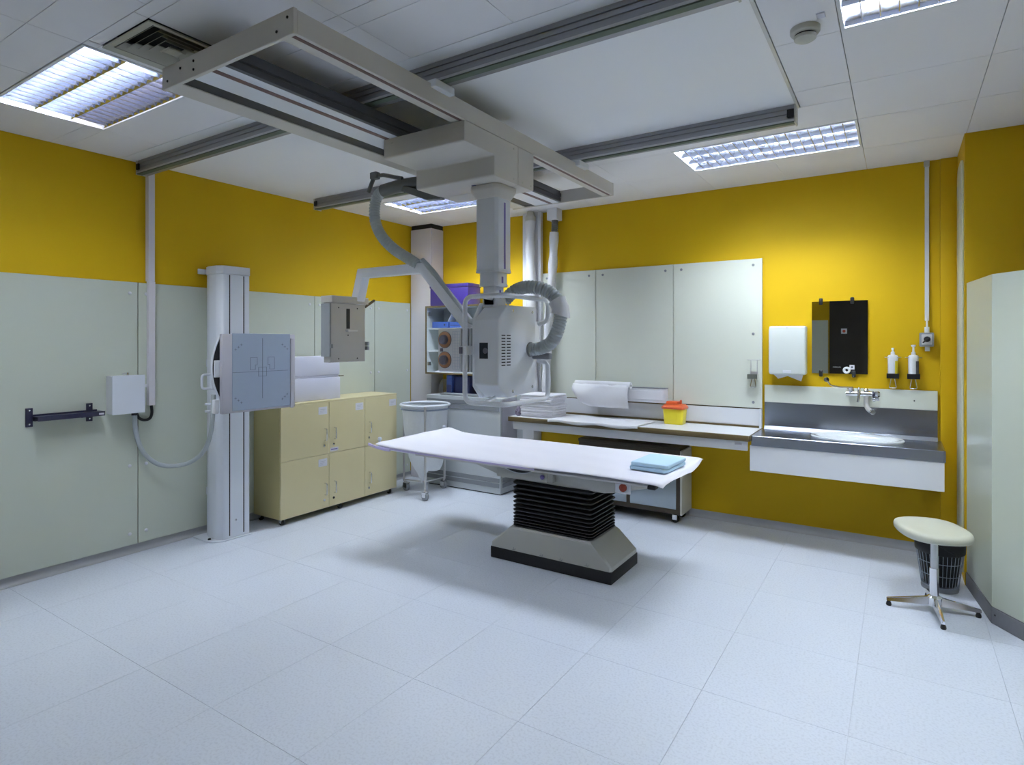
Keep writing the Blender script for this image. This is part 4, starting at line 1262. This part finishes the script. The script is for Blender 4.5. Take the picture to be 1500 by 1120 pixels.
part('waste_trap', MB().tube(fillet([(bcx, 4.90, 0.69), (bcx, 4.90, 0.52), (bcx + 0.01, 4.99, 0.50), (bcx + 0.01, 5.03, 0.60), (bcx + 0.01, 5.155, 0.62)], 0.05, 5), 0.022, 14), 'chrome', sk)

# ---- mixer tap
tp = thing('mixer_tap', 'chrome wall mixer tap with long elbow lever above the basin', 'tap', (-0.24, 5.1, 1.13))
tz = 1.115
part('body', MB().cyl((-0.335, 5.06, tz), (-0.17, 5.06, tz), 0.019, n=20), 'chrome', tp)
part('valve', MB().cyl((-0.168, 5.06, tz), (-0.155, 5.06, tz), 0.021, n=20), 'navy', tp)
part('handle', MB().lathe((-0.155, 5.06, tz), [(0.015, 0), (0.023, 0.006), (0.025, 0.022), (0.018, 0.034), (0.001, 0.036)], 10, 'x'), 'chrome', tp)
for x in (-0.305, -0.205):
    part('wall_flange', MB().cyl((x, 5.06, tz), (x, 5.129, tz), 0.016, n=16).lathe((x, 5.129, tz), [(0.028, 0), (0.026, -0.012), (0.012, -0.014)], 20, 'y'), 'chrome', tp)
part('lever_hub', MB().lathe((-0.305, 5.06, tz + 0.018), [(0.022, 0), (0.024, 0.015), (0.016, 0.03), (0.001, 0.033)], 18), 'chrome', tp)
part('elbow_lever', MB().tube(fillet([(-0.29, 5.05, tz + 0.045), (-0.37, 5.03, tz + 0.045), (-0.43, 5.01, tz + 0.055), (-0.455, 5.00, tz + 0.095)], 0.03, 5), 0.0055, 10), 'chrome', tp)
part('lever_paddle', MB().lathe((-0.458, 5.0, tz + 0.100), [(0.001, -0.003), (0.018, -0.002), (0.018, 0.002), (0.001, 0.003)], 16, 'y'), 'chrome', tp)
part('shower_hook', MB().tube(fillet([(-0.25, 5.05, tz + 0.04), (-0.25, 5.02, tz + 0.04), (-0.25, 5.01, tz - 0.02), (-0.255, 5.0, tz - 0.055)], 0.015, 5), 0.010, 12), 'chrome', tp)
part('knob', MB().lathe((-0.207, 5.06, tz + 0.018), [(0.016, 0), (0.017, 0.012), (0.010, 0.022), (0.001, 0.024)], 16), 'chrome', tp)
part('spout', MB().tube(fillet([(-0.205, 5.06, tz - 0.01), (-0.205, 5.06, tz - 0.085), (-0.19, 5.02, tz - 0.11), (-0.165, 4.97, tz - 0.118)], 0.035, 6), 0.017, 14, rf=None), 'greymetal', tp)
part('spout_tip', MB().cyl((-0.167, 4.974, tz - 0.117), (-0.160, 4.96, tz - 0.122), 0.018, n=14), 'chrome', tp)
part('side_valve', MB().cyl((-0.17, 5.06, tz - 0.035), (-0.125, 5.06, tz - 0.035), 0.011, n=12).cyl((-0.165, 5.06, tz - 0.036), (-0.15, 5.06, tz - 0.036), 0.016, n=12), 'chrome', tp)

# ---- mirror
mr = thing('wall_mirror', 'frameless rectangular mirror with black clips on the yellow wall', 'mirror', (-0.385, 5.155, 1.254))
part('glass', B(-0.572, -0.200, 5.148, 5.154, 1.254, 1.805), 'mirror', mr)
part('backing', B(-0.570, -0.202, 5.1542, 5.161, 1.256, 1.803), 'black', mr)
for x, z in ((-0.51, 1.805), (-0.30, 1.805), (-0.51, 1.254), (-0.29, 1.254)):
    part('clip', B(x - 0.013, x + 0.013, 5.140, 5.161, z - 0.026, z + 0.026), 'black', mr, 0.008, 3)
part('sticker', B(-0.318, -0.285, 5.1468, 5.1478, 1.288, 1.322), 'label', mr)
part('sticker_print', B(-0.308, -0.295, 5.1462, 5.1467, 1.298, 1.312), 'ink', mr)
hk = solo('tape_roll', MB().tube([(-0.336 + 0.018 * math.cos(a), 5.132, 1.282 + 0.018 * math.sin(a)) for a in [2 * math.pi * k / 24 for k in range(24)]], 0.008, 10, closed=True), 'white',
          'small white ring hanging at the lower edge of the mirror', 'ring', (-0.336, 5.132, 1.282))

# ---- paper towel dispenser
td = thing('towel_dispenser', 'white paper towel dispenser beside the mirror', 'dispenser', (-0.735, 5.11, 1.215))
part('case', B(-0.866, -0.604, 5.045, 5.160, 1.240, 1.618), 'dispenser', td, 0.014, 3)
part('side_cover', B(-0.868, -0.850, 5.05, 5.158, 1.25, 1.60), 'dispenser', td, 0.006, 2)
part('latch', B(-0.765, -0.705, 5.043, 5.048, 1.252, 1.275), 'lightgrey', td, 0.002, 1)
part('top_mark', B(-0.742, -0.728, 5.043, 5.0455, 1.596, 1.612), 'lightgrey', td)
part('towel', MB().prism([(-0.845, 1.245), (-0.625, 1.245), (-0.640, 1.190), (-0.735, 1.228), (-0.805, 1.205), (-0.815, 1.218)], 'y', 5.085, 5.092), 'paperw', td)


# ---- soap bottles in holders
def soap(x, yb, zb, label, hlabel, tall, m2, holder_only=False):
    h = thing('soap_holder', hlabel, 'holder', (x, yb, zb), 'wire soap holders')
    part('tray', MB().box(x - 0.036, x + 0.036, yb - 0.075, yb - 0.004, zb - 0.004, zb).box(x - 0.038, x + 0.038, yb - 0.078, yb - 0.074, zb - 0.006, zb + 0.030)
         .box(x - 0.038, x - 0.035, yb - 0.075, yb - 0.003, zb - 0.006, zb + 0.030).box(x + 0.035, x + 0.038, yb - 0.075, yb - 0.003, zb - 0.006, zb + 0.030), 'chrome' if holder_only else 'blackmetal', h)
    part('wire_bow', MB().tube(fillet([(x - 0.010, yb - 0.04, zb - 0.004), (x - 0.022, yb - 0.045, zb - 0.075), (x + 0.022, yb - 0.045, zb - 0.075), (x + 0.010, yb - 0.04, zb - 0.004)], 0.012, 5), 0.003, 8), 'chrome', h)
    for sx in (-1, 1):
        part('rod', MB().cyl((x + sx * 0.024, yb - 0.006, zb), (x + sx * 0.024, yb - 0.006, zb + 0.145), 0.0025, n=8), 'greymetal', h)
    part('hoop', MB().tube(fillet([(x - 0.05, yb - 0.004, zb + 0.145), (x - 0.036, yb - 0.06, zb + 0.145), (x + 0.036, yb - 0.06, zb + 0.145), (x + 0.05, yb - 0.004, zb + 0.145)], 0.015, 4), 0.0022, 8), 'greymetal', h)
    part('wall_mount', B(x - 0.03, x + 0.03, yb - 0.004, yb, zb + 0.03, zb + 0.05), 'greymetal', h)
    if holder_only:
        return
    b = thing('soap_bottle', label, 'bottle', (x, yb - 0.04, zb), 'soap bottles')
    c_ = (x, yb - 0.040, zb + 0.0005)
    part('bottle_body', MB().lathe(c_, [(0.028, 0), (0.031, 0.004), (0.032, 0.125), (0.033, 0.135), (0.033, 0.150), (0.027, 0.160), (0.015, 0.163)], 24), 'white', b)
    part('pump', MB().lathe(c_, [(0.014, 0.1635), (0.013, 0.182), (0.007, 0.188), (0.006, 0.188 + tall), (0.014 if tall > 0.02 else 0.009, 0.195 + tall), (0.015 if tall > 0.02 else 0.009, 0.205 + tall), (0.001, 0.206 + tall)], 18), 'white', b)
    part('bottle_label', MB().loft([[(c_[0] + 0.0326 * math.cos(a), c_[1] + 0.0326 * math.sin(a), c_[2] + z) for a in [-1.15 + 0.16 * i for i in range(7)]] for z in (0.02, 0.12)], False, False), m2, b)


soap(-0.043, 5.160, 1.238, 'shorter white soap bottle with yellow label in the left holder', 'dark soap holder nearest the mirror', 0.008, 'binyellow')
soap(0.081, 5.160, 1.238, 'taller white soap bottle with a raised pump in the right holder', 'dark soap holder nearest the wall switch', 0.03, 'ink')
soap(-0.990, 5.126, 1.205, '', 'empty chrome soap holder on the cream wall panel', 0, 'ink', True)

# ---- rotary switch and conduit
sw = thing('rotary_switch', 'grey box with black rotary switch under the white conduit', 'switch', (0.158, 5.15, 1.459))
part('box_body', B(0.116, 0.200, 5.098, 5.160, 1.462, 1.560), 'midgrey', sw, 0.005, 2)
part('face_plate', B(0.128, 0.188, 5.094, 5.0978, 1.476, 1.548), 'panelwhite', sw, 0.002, 1)
part('knob', MB().lathe((0.160, 5.0938, 1.514), [(0.020, 0), (0.019, -0.010), (0.001, -0.011)], 20, 'y'), 'black', sw)
part('knob_grip', MB().prism([(0.131, 1.492), (0.137, 1.486), (0.178, 1.520), (0.172, 1.528)], 'y', 5.070, 5.083), 'black', sw, 0.002, 1)
part('gland', MB().cyl((0.160, 5.13, 1.561), (0.160, 5.13, 1.60), 0.015, n=14).cyl((0.160, 5.13, 1.60), (0.160, 5.13, 1.66), 0.006, n=10), 'white', sw)
part('gland', MB().cyl((0.163, 5.13, 1.461), (0.163, 5.13, 1.43), 0.015, n=14), 'lightgrey', sw)
cd = thing('wall_conduit', 'thin white conduit running from the switch up to the ceiling', 'conduit', (0.16, 5.15, 1.64))
part('conduit_body', B(0.148, 0.173, 5.140, 5.160, 1.645, 2.735), 'white', cd, 0.002, 1)
part('conduit_elbow', B(0.142, 0.176, 5.135, 5.160, 2.7355, H - 0.001), 'smoke', cd, 0.002, 1)

# ================================================================== STOOL AND WASTE BASKET
st = thing('stool', 'cream padded stool on a chrome four-star base at the right', 'stool', (0.16, 4.055, 0))
sx, sy = 0.15, 4.05


def seat_ring(s, z):
    out = []
    for k in range(40):
        a = 2 * math.pi * k / 40
        r = 1 / ((abs(math.cos(a)) ** 2.6 + abs(math.sin(a)) ** 2.6) ** (1 / 2.6))
        px, py = 0.168 * r * math.cos(a), 0.205 * r * math.sin(a)
        ca, sa = math.cos(0.35), math.sin(0.35)
        out.append((sx + s * (px * ca - py * sa), sy + s * (px * sa + py * ca), z + 0.0 * px))
    return out


part('seat', MB().loft([seat_ring(0.86, 0.425), seat_ring(0.94, 0.428), seat_ring(0.99, 0.440), seat_ring(1.0, 0.455), seat_ring(0.97, 0.468), seat_ring(0.88, 0.475), seat_ring(0.4, 0.478)]), 'stoolseat', st, angle=60)
part('seat_hub', MB().lathe((sx + 0.01, sy, 0), [(0.028, 0.424), (0.028, 0.392), (0.020, 0.385)], 18), 'chrome', st)
part('column', MB().cyl((sx + 0.01, sy, 0.24), (sx + 0.01, sy, 0.39), 0.0175, n=18), 'lightgrey', st)
part('column_sleeve', MB().cyl((sx + 0.01, sy, 0.065), (sx + 0.01, sy, 0.245), 0.022, n=18), 'chrome', st)
part('height_lever', MB().tube([(sx + 0.01, sy, 0.385), (sx + 0.12, sy - 0.02, 0.33)], 0.005, 8), 'blackmetal', st)
part('hub', MB().lathe((sx + 0.01, sy, 0), [(0.034, 0.040), (0.036, 0.085), (0.024, 0.095)], 20), 'chrome', st)
hubc = Vector((sx + 0.01, sy, 0))
for fx, fy in ((0.192, 3.825), (-0.065, 4.015), (0.370, 4.105), (0.135, 4.285)):
    e = Vector((fx, fy, 0))
    d = (e - hubc).normalized()
    n = Vector((-d.y, d.x, 0))
    r0, r1 = hubc + d * 0.03, e
    rings = []
    for p, wd, za, zb in ((r0, 0.016, 0.040, 0.085), (hubc + d * 0.12, 0.014, 0.034, 0.066), (r1, 0.010, 0.026, 0.044)):
        rings.append([tuple(p + n * wd + Vector((0, 0, za))), tuple(p + n * wd * 0.6 + Vector((0, 0, zb))), tuple(p - n * wd * 0.6 + Vector((0, 0, zb))), tuple(p - n * wd + Vector((0, 0, za)))])
    lg = part('leg', MB().loft(rings), 'chrome', st, 0.002, 1)
    part('foot', MB().lathe((fx - d.x * 0.012, fy - d.y * 0.012, 0), [(0.012, 0.0), (0.014, 0.006), (0.012, 0.018), (0.006, 0.027)], 14), 'black', lg)

wbk = thing('waste_basket', 'black lined wire waste basket behind the stool', 'waste bin', (0.20, 4.47, 0))
wx_, wy_ = 0.203, 4.462
part('liner', MB().lathe((wx_, wy_, 0), [(0.001, 0.035), (0.085, 0.036), (0.118, 0.262), (0.126, 0.288), (0.129, 0.270), (0.127, 0.232), (0.122, 0.228), (0.112, 0.262), (0.080, 0.045), (0.001, 0.044)], 32), 'blackmetal', wbk, angle=60)
for k in range(34):
    a = 2 * math.pi * k / 34
    part('wire', MB().tube([(wx_ + 0.094 * math.cos(a), wy_ + 0.094 * math.sin(a), 0.030), (wx_ + 0.1235 * math.cos(a), wy_ + 0.1235 * math.sin(a), 0.250)], 0.0016, 5), 'wire', wbk)
for r, z in ((0.095, 0.03), (0.104, 0.10), (0.114, 0.175), (0.1245, 0.252)):
    part('hoop', MB().tube([(wx_ + r * math.cos(a), wy_ + r * math.sin(a), z) for a in [2 * math.pi * k / 32 for k in range(32)]], 0.002, 6, closed=True), 'wire', wbk)
part('base_ring', MB().lathe((wx_, wy_, 0), [(0.094, 0.0), (0.096, 0.012), (0.094, 0.029), (0.07, 0.029), (0.07, 0.0)], 28), 'midgrey', wbk)

# ================================================================== PATIENT TABLE
pt = thing('patient_table', 'x-ray patient table with black bellows lift and pale pedestal', 'table', (-1.94, 3.625, 0))
tx0, tx1, ty0, ty1 = -2.39, -1.485, 3.405, 3.845
part('base_skirt', B(tx0, tx1, ty0, ty1, 0.0, 0.078), 'blackmetal', pt, 0.006, 2)
rr_ = lambda x0, x1, y0, y1, z, c: [(x0 + c, y0, z), (x1 - c, y0, z), (x1, y0 + c, z), (x1, y1 - c, z), (x1 - c, y1, z), (x0 + c, y1, z), (x0, y1 - c, z), (x0, y0 + c, z)]
fx0, fx1, fy0, fy1 = -2.232, -1.628, 3.428, 3.826
part('pedestal', MB().loft([rr_(tx0 + 0.002, tx1 - 0.002, ty0 + 0.002, ty1 - 0.002, 0.0785, 0.012), rr_(tx0 + 0.004, tx1 - 0.004, ty0 + 0.003, ty1 - 0.003, 0.105, 0.012),
                            rr_(fx0 - 0.022, fx1 + 0.022, fy0 - 0.008, fy1 + 0.008, 0.222, 0.018), rr_(fx0 - 0.004, fx1 + 0.004, fy0 + 0.004, fy1 - 0.004, 0.236, 0.018)]), 'beige2', pt, angle=30)
for x in (-2.20, -1.985, -1.84, -1.655):            # small engraved marks along the pedestal foot
    for dx, dz, ww, hh_ in ((0, 0, 0.024, 0.0016), (0, 0.008, 0.0016, 0.014), (0.012, 0.006, 0.0016, 0.010)):
        part('engraved_mark', B(x + dx - ww / 2, x + dx + ww / 2, ty0 + 0.001, ty0 + 0.004, 0.086 + dz - hh_ / 2, 0.086 + dz + hh_ / 2), 'ink', pt)
rings = []
zz = [0.230 + (0.552 - 0.230) * (k / 13) ** 1.45 for k in range(14)]
for k in range(13):
    za, zb = zz[k], zz[k + 1]
    rings.append(rr_(fx0 + 0.026, fx1 - 0.026, fy0 + 0.026, fy1 - 0.026, za, 0.012))
    rings.append(rr_(fx0 + 0.002, fx1 - 0.002, fy0 + 0.002, fy1 - 0.002, za + (zb - za) * 0.38, 0.020))
    rings.append(rr_(fx0 + 0.002, fx1 - 0.002, fy0 + 0.002, fy1 - 0.002, za + (zb - za) * 0.62, 0.020))
rings.append(rr_(fx0 + 0.020, fx1 - 0.020, fy0 + 0.020, fy1 - 0.020, zz[-1], 0.012))
part('bellows', MB().loft(rings), 'black', pt, angle=25)
# hull under the top, tapering to both ends
hy0, hy1 = 3.45, 3.83
hull = [(-2.66, 0.648), (-2.36, 0.572), (-2.30, 0.556), (-1.56, 0.548), (-1.50, 0.556), (-1.22, 0.628), (-1.22, 0.645), (-2.66, 0.655)]
part('hull', MB().prism(hull, 'y', hy0, hy1), 'beige2', pt, 0.006, 2)
part('hull_skirt', B(-2.345, -1.94, hy0 - 0.035, hy0 - 0.001, 0.566, 0.640), 'beige2', pt, 0.006, 2)
part('hull_rail', B(-2.62, -1.25, hy0 - 0.02, hy1 + 0.02, 0.652, 0.684), 'blackmetal', pt)
part('clamp_block', B(-1.935, -1.895, hy0 - 0.045, hy0 - 0.001, 0.575, 0.683), 'beige2', pt, 0.003, 1)
part('clamp_knob', MB().lathe((-1.975, hy0 - 0.036, 0.605), [(0.014, 0.0), (0.016, -0.012), (0.008, -0.024), (0.001, -0.025)], 14, 'y'), 'violetstripe', pt)
rings = []
for i in range(17):
    u = i / 16
    z = 0.672 - 0.062 * math.sin(math.pi * u) ** 0.8
    x = -2.335 + 0.36 * u
    rings.append([(x, hy0 - 0.052, z), (x, hy0 - 0.037, z), (x, hy0 - 0.037, z + 0.004), (x, hy0 - 0.052, z + 0.004)])
part('belt_edge', MB().loft(rings), 'bluegrey', pt)
rings = []
for i in range(17):
    u = i / 16
    z = 0.6755 - 0.060 * math.sin(math.pi * u) ** 0.8
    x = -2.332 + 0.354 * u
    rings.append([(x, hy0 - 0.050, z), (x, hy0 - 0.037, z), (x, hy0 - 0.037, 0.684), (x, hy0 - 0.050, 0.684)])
part('black_strap', MB().loft(rings), 'black', pt)  # black strap sagging under the table top
bp_ = part('button_plate', B(-1.475, -1.375, hy0 - 0.012, hy0 - 0.001, 0.566, 0.640), 'whitemat', pt, 0.003, 1)
part('red_button', MB().lathe((-1.42, hy0 - 0.012, 0.604), [(0.024, 0), (0.024, -0.012), (0.018, -0.016), (0.001, -0.017)], 20, 'y'), 'redbutton', bp_)
# table top, dished towards its left end
X0, X1, Y0, Y1 = -3.28, -1.14, 3.215, 4.08


def topz(x):
    u = max(0.0, (-2.75 - x) / 0.53)
    return 0.012 * u * u


rings = []
for i in range(21):
    x = X0 + (X1 - X0) * i / 20
    dz = topz(x)
    rings.append([(x, Y0, 0.685 + dz), (x, Y0 - 0.004, 0.695 + dz), (x, Y0 + 0.01, 0.702 + dz), (x, Y1 - 0.01, 0.702 + dz), (x, Y1 + 0.004, 0.695 + dz), (x, Y1, 0.685 + dz)])
tt = part('table_top', MB().loft(rings), 'lightgrey', pt)
part('accessory_rail', B(-2.90, X1, Y0 - 0.018, Y0 - 0.0045, 0.685, 0.697), 'greymetal', tt, 0.002, 1)
part('accessory_rail', B(-2.90, X1, Y1 + 0.0045, Y1 + 0.018, 0.685, 0.697), 'greymetal', tt, 0.002, 1)
part('corner_cap', B(X1 - 0.04, X1 + 0.008, Y0 - 0.020, Y0 + 0.03, 0.676, 0.698), 'blackmetal', tt, 0.004, 1)
for y in (Y0 + 0.05, Y1 - 0.05):
    part('end_clamp', MB().tube(fillet([(X0 + 0.01, y, 0.70), (X0 - 0.05, y, 0.695), (X0 - 0.04, y, 0.745)], 0.015, 4), 0.009, 10).lathe((X0 - 0.04, y, 0.745), [(0.010, 0), (0.016, 0.008), (0.012, 0.024), (0.001, 0.027)], 14), 'bluegrey', tt)

# couch paper over the table
rings = []
NX, NY = 61, 27
for i in range(NX):
    u = i / (NX - 1)
    x = -3.30 + 2.20 * u
    row = []
    for k in range(NY):
        t = k / (NY - 1)
        y = 3.198 + 0.905 * t
        z = 0.716 + topz(x) + 0.0018 * math.sin(9 * u + 3 * t) + 0.0014 * math.sin(23 * t + 11 * u)
        e = max(0.0, (0.035 - min(t, 1 - t)) / 0.035)
        z -= 0.007 * e * e * (1 + 0.25 * math.sin(15 * u))
        if u < 0.06:
            z += 0.018 * (1 - u / 0.06) * (0.4 + t * 0.8)
        if u > 0.97:
            q = (u - 0.97) / 0.03
            z += 0.010 * q * math.sin(7 * t) - 0.012 * q * q
            x2 = x + 0.03 * q * math.sin(3.3 * t + 0.4)
        else:
            x2 = x
        z += 0.004 * math.exp(-((u - 0.34) / 0.006) ** 2) * (1 - t)
        row.append((x2, y + 0.006 * math.sin(17 * u) * e, z))
    rings.append(row)
cpz = solo('couch_paper', MB().loft(rings, closed=False, caps=False), 'paper', 'white couch paper sheet covering the patient table', 'paper', (-2.2, 3.64, 0.705))
sm = cpz.modifiers.new('thick', 'SOLIDIFY')
sm.thickness = 0.002
rings = []
for i in range(13):
    u = i / 12
    x = -3.345 + 0.20 * u
    rings.append([(x, 3.190 - 0.02 * (1 - u), 0.690 + 0.03 * (1 - u) ** 2 + z) for z in (0.0, 0.018)] + [(x, 3.200 - 0.02 * (1 - u), 0.690 + 0.03 * (1 - u) ** 2 + z) for z in (0.018, 0.0)])
part('folded_edge', MB().loft(rings), 'lilacedge', cpz)
rings = []
for i in range(31):
    u = i / 30
    x = -3.26 + 1.35 * u
    zc_ = 0.694 + topz(x) * 1.0
    rings.append([(x, 3.1945, zc_ + 0.002), (x, 3.1965, zc_ + 0.002), (x, 3.1965, zc_ + 0.013), (x, 3.1945, zc_ + 0.013)])
part('lilac_border', MB().loft(rings), 'lilacedge', cpz)

# pale blue absorbent pads
random.seed(2)
for k, l in enumerate(('lower pale blue absorbent pad at the right end of the table', 'upper pale blue absorbent pad at the right end of the table')):
    z = 0.7205 + k * 0.0245
    cxp, cyp = -1.258 + 0.004 * k, 3.60 + 0.004 * k
    a = math.radians(-4 + 2 * k)
    rings = []
    for s, zq in ((0.97, z), (1.0, z + 0.006), (1.0, z + 0.018), (0.97, z + 0.0235)):
        ring = []
        for p in rr_(-0.118, 0.118, -0.165, 0.165, 0, 0.012):
            qx, qy = p[0] * s, p[1] * s
            ring.append((cxp + qx * math.cos(a) - qy * math.sin(a), cyp + qx * math.sin(a) + qy * math.cos(a), zq))
        rings.append(ring)
    solo('absorbent_pad', MB().loft(rings), 'bluepad', l, 'pad', (cxp, cyp, z), 0.003, 2, 'blue pads on the patient table')
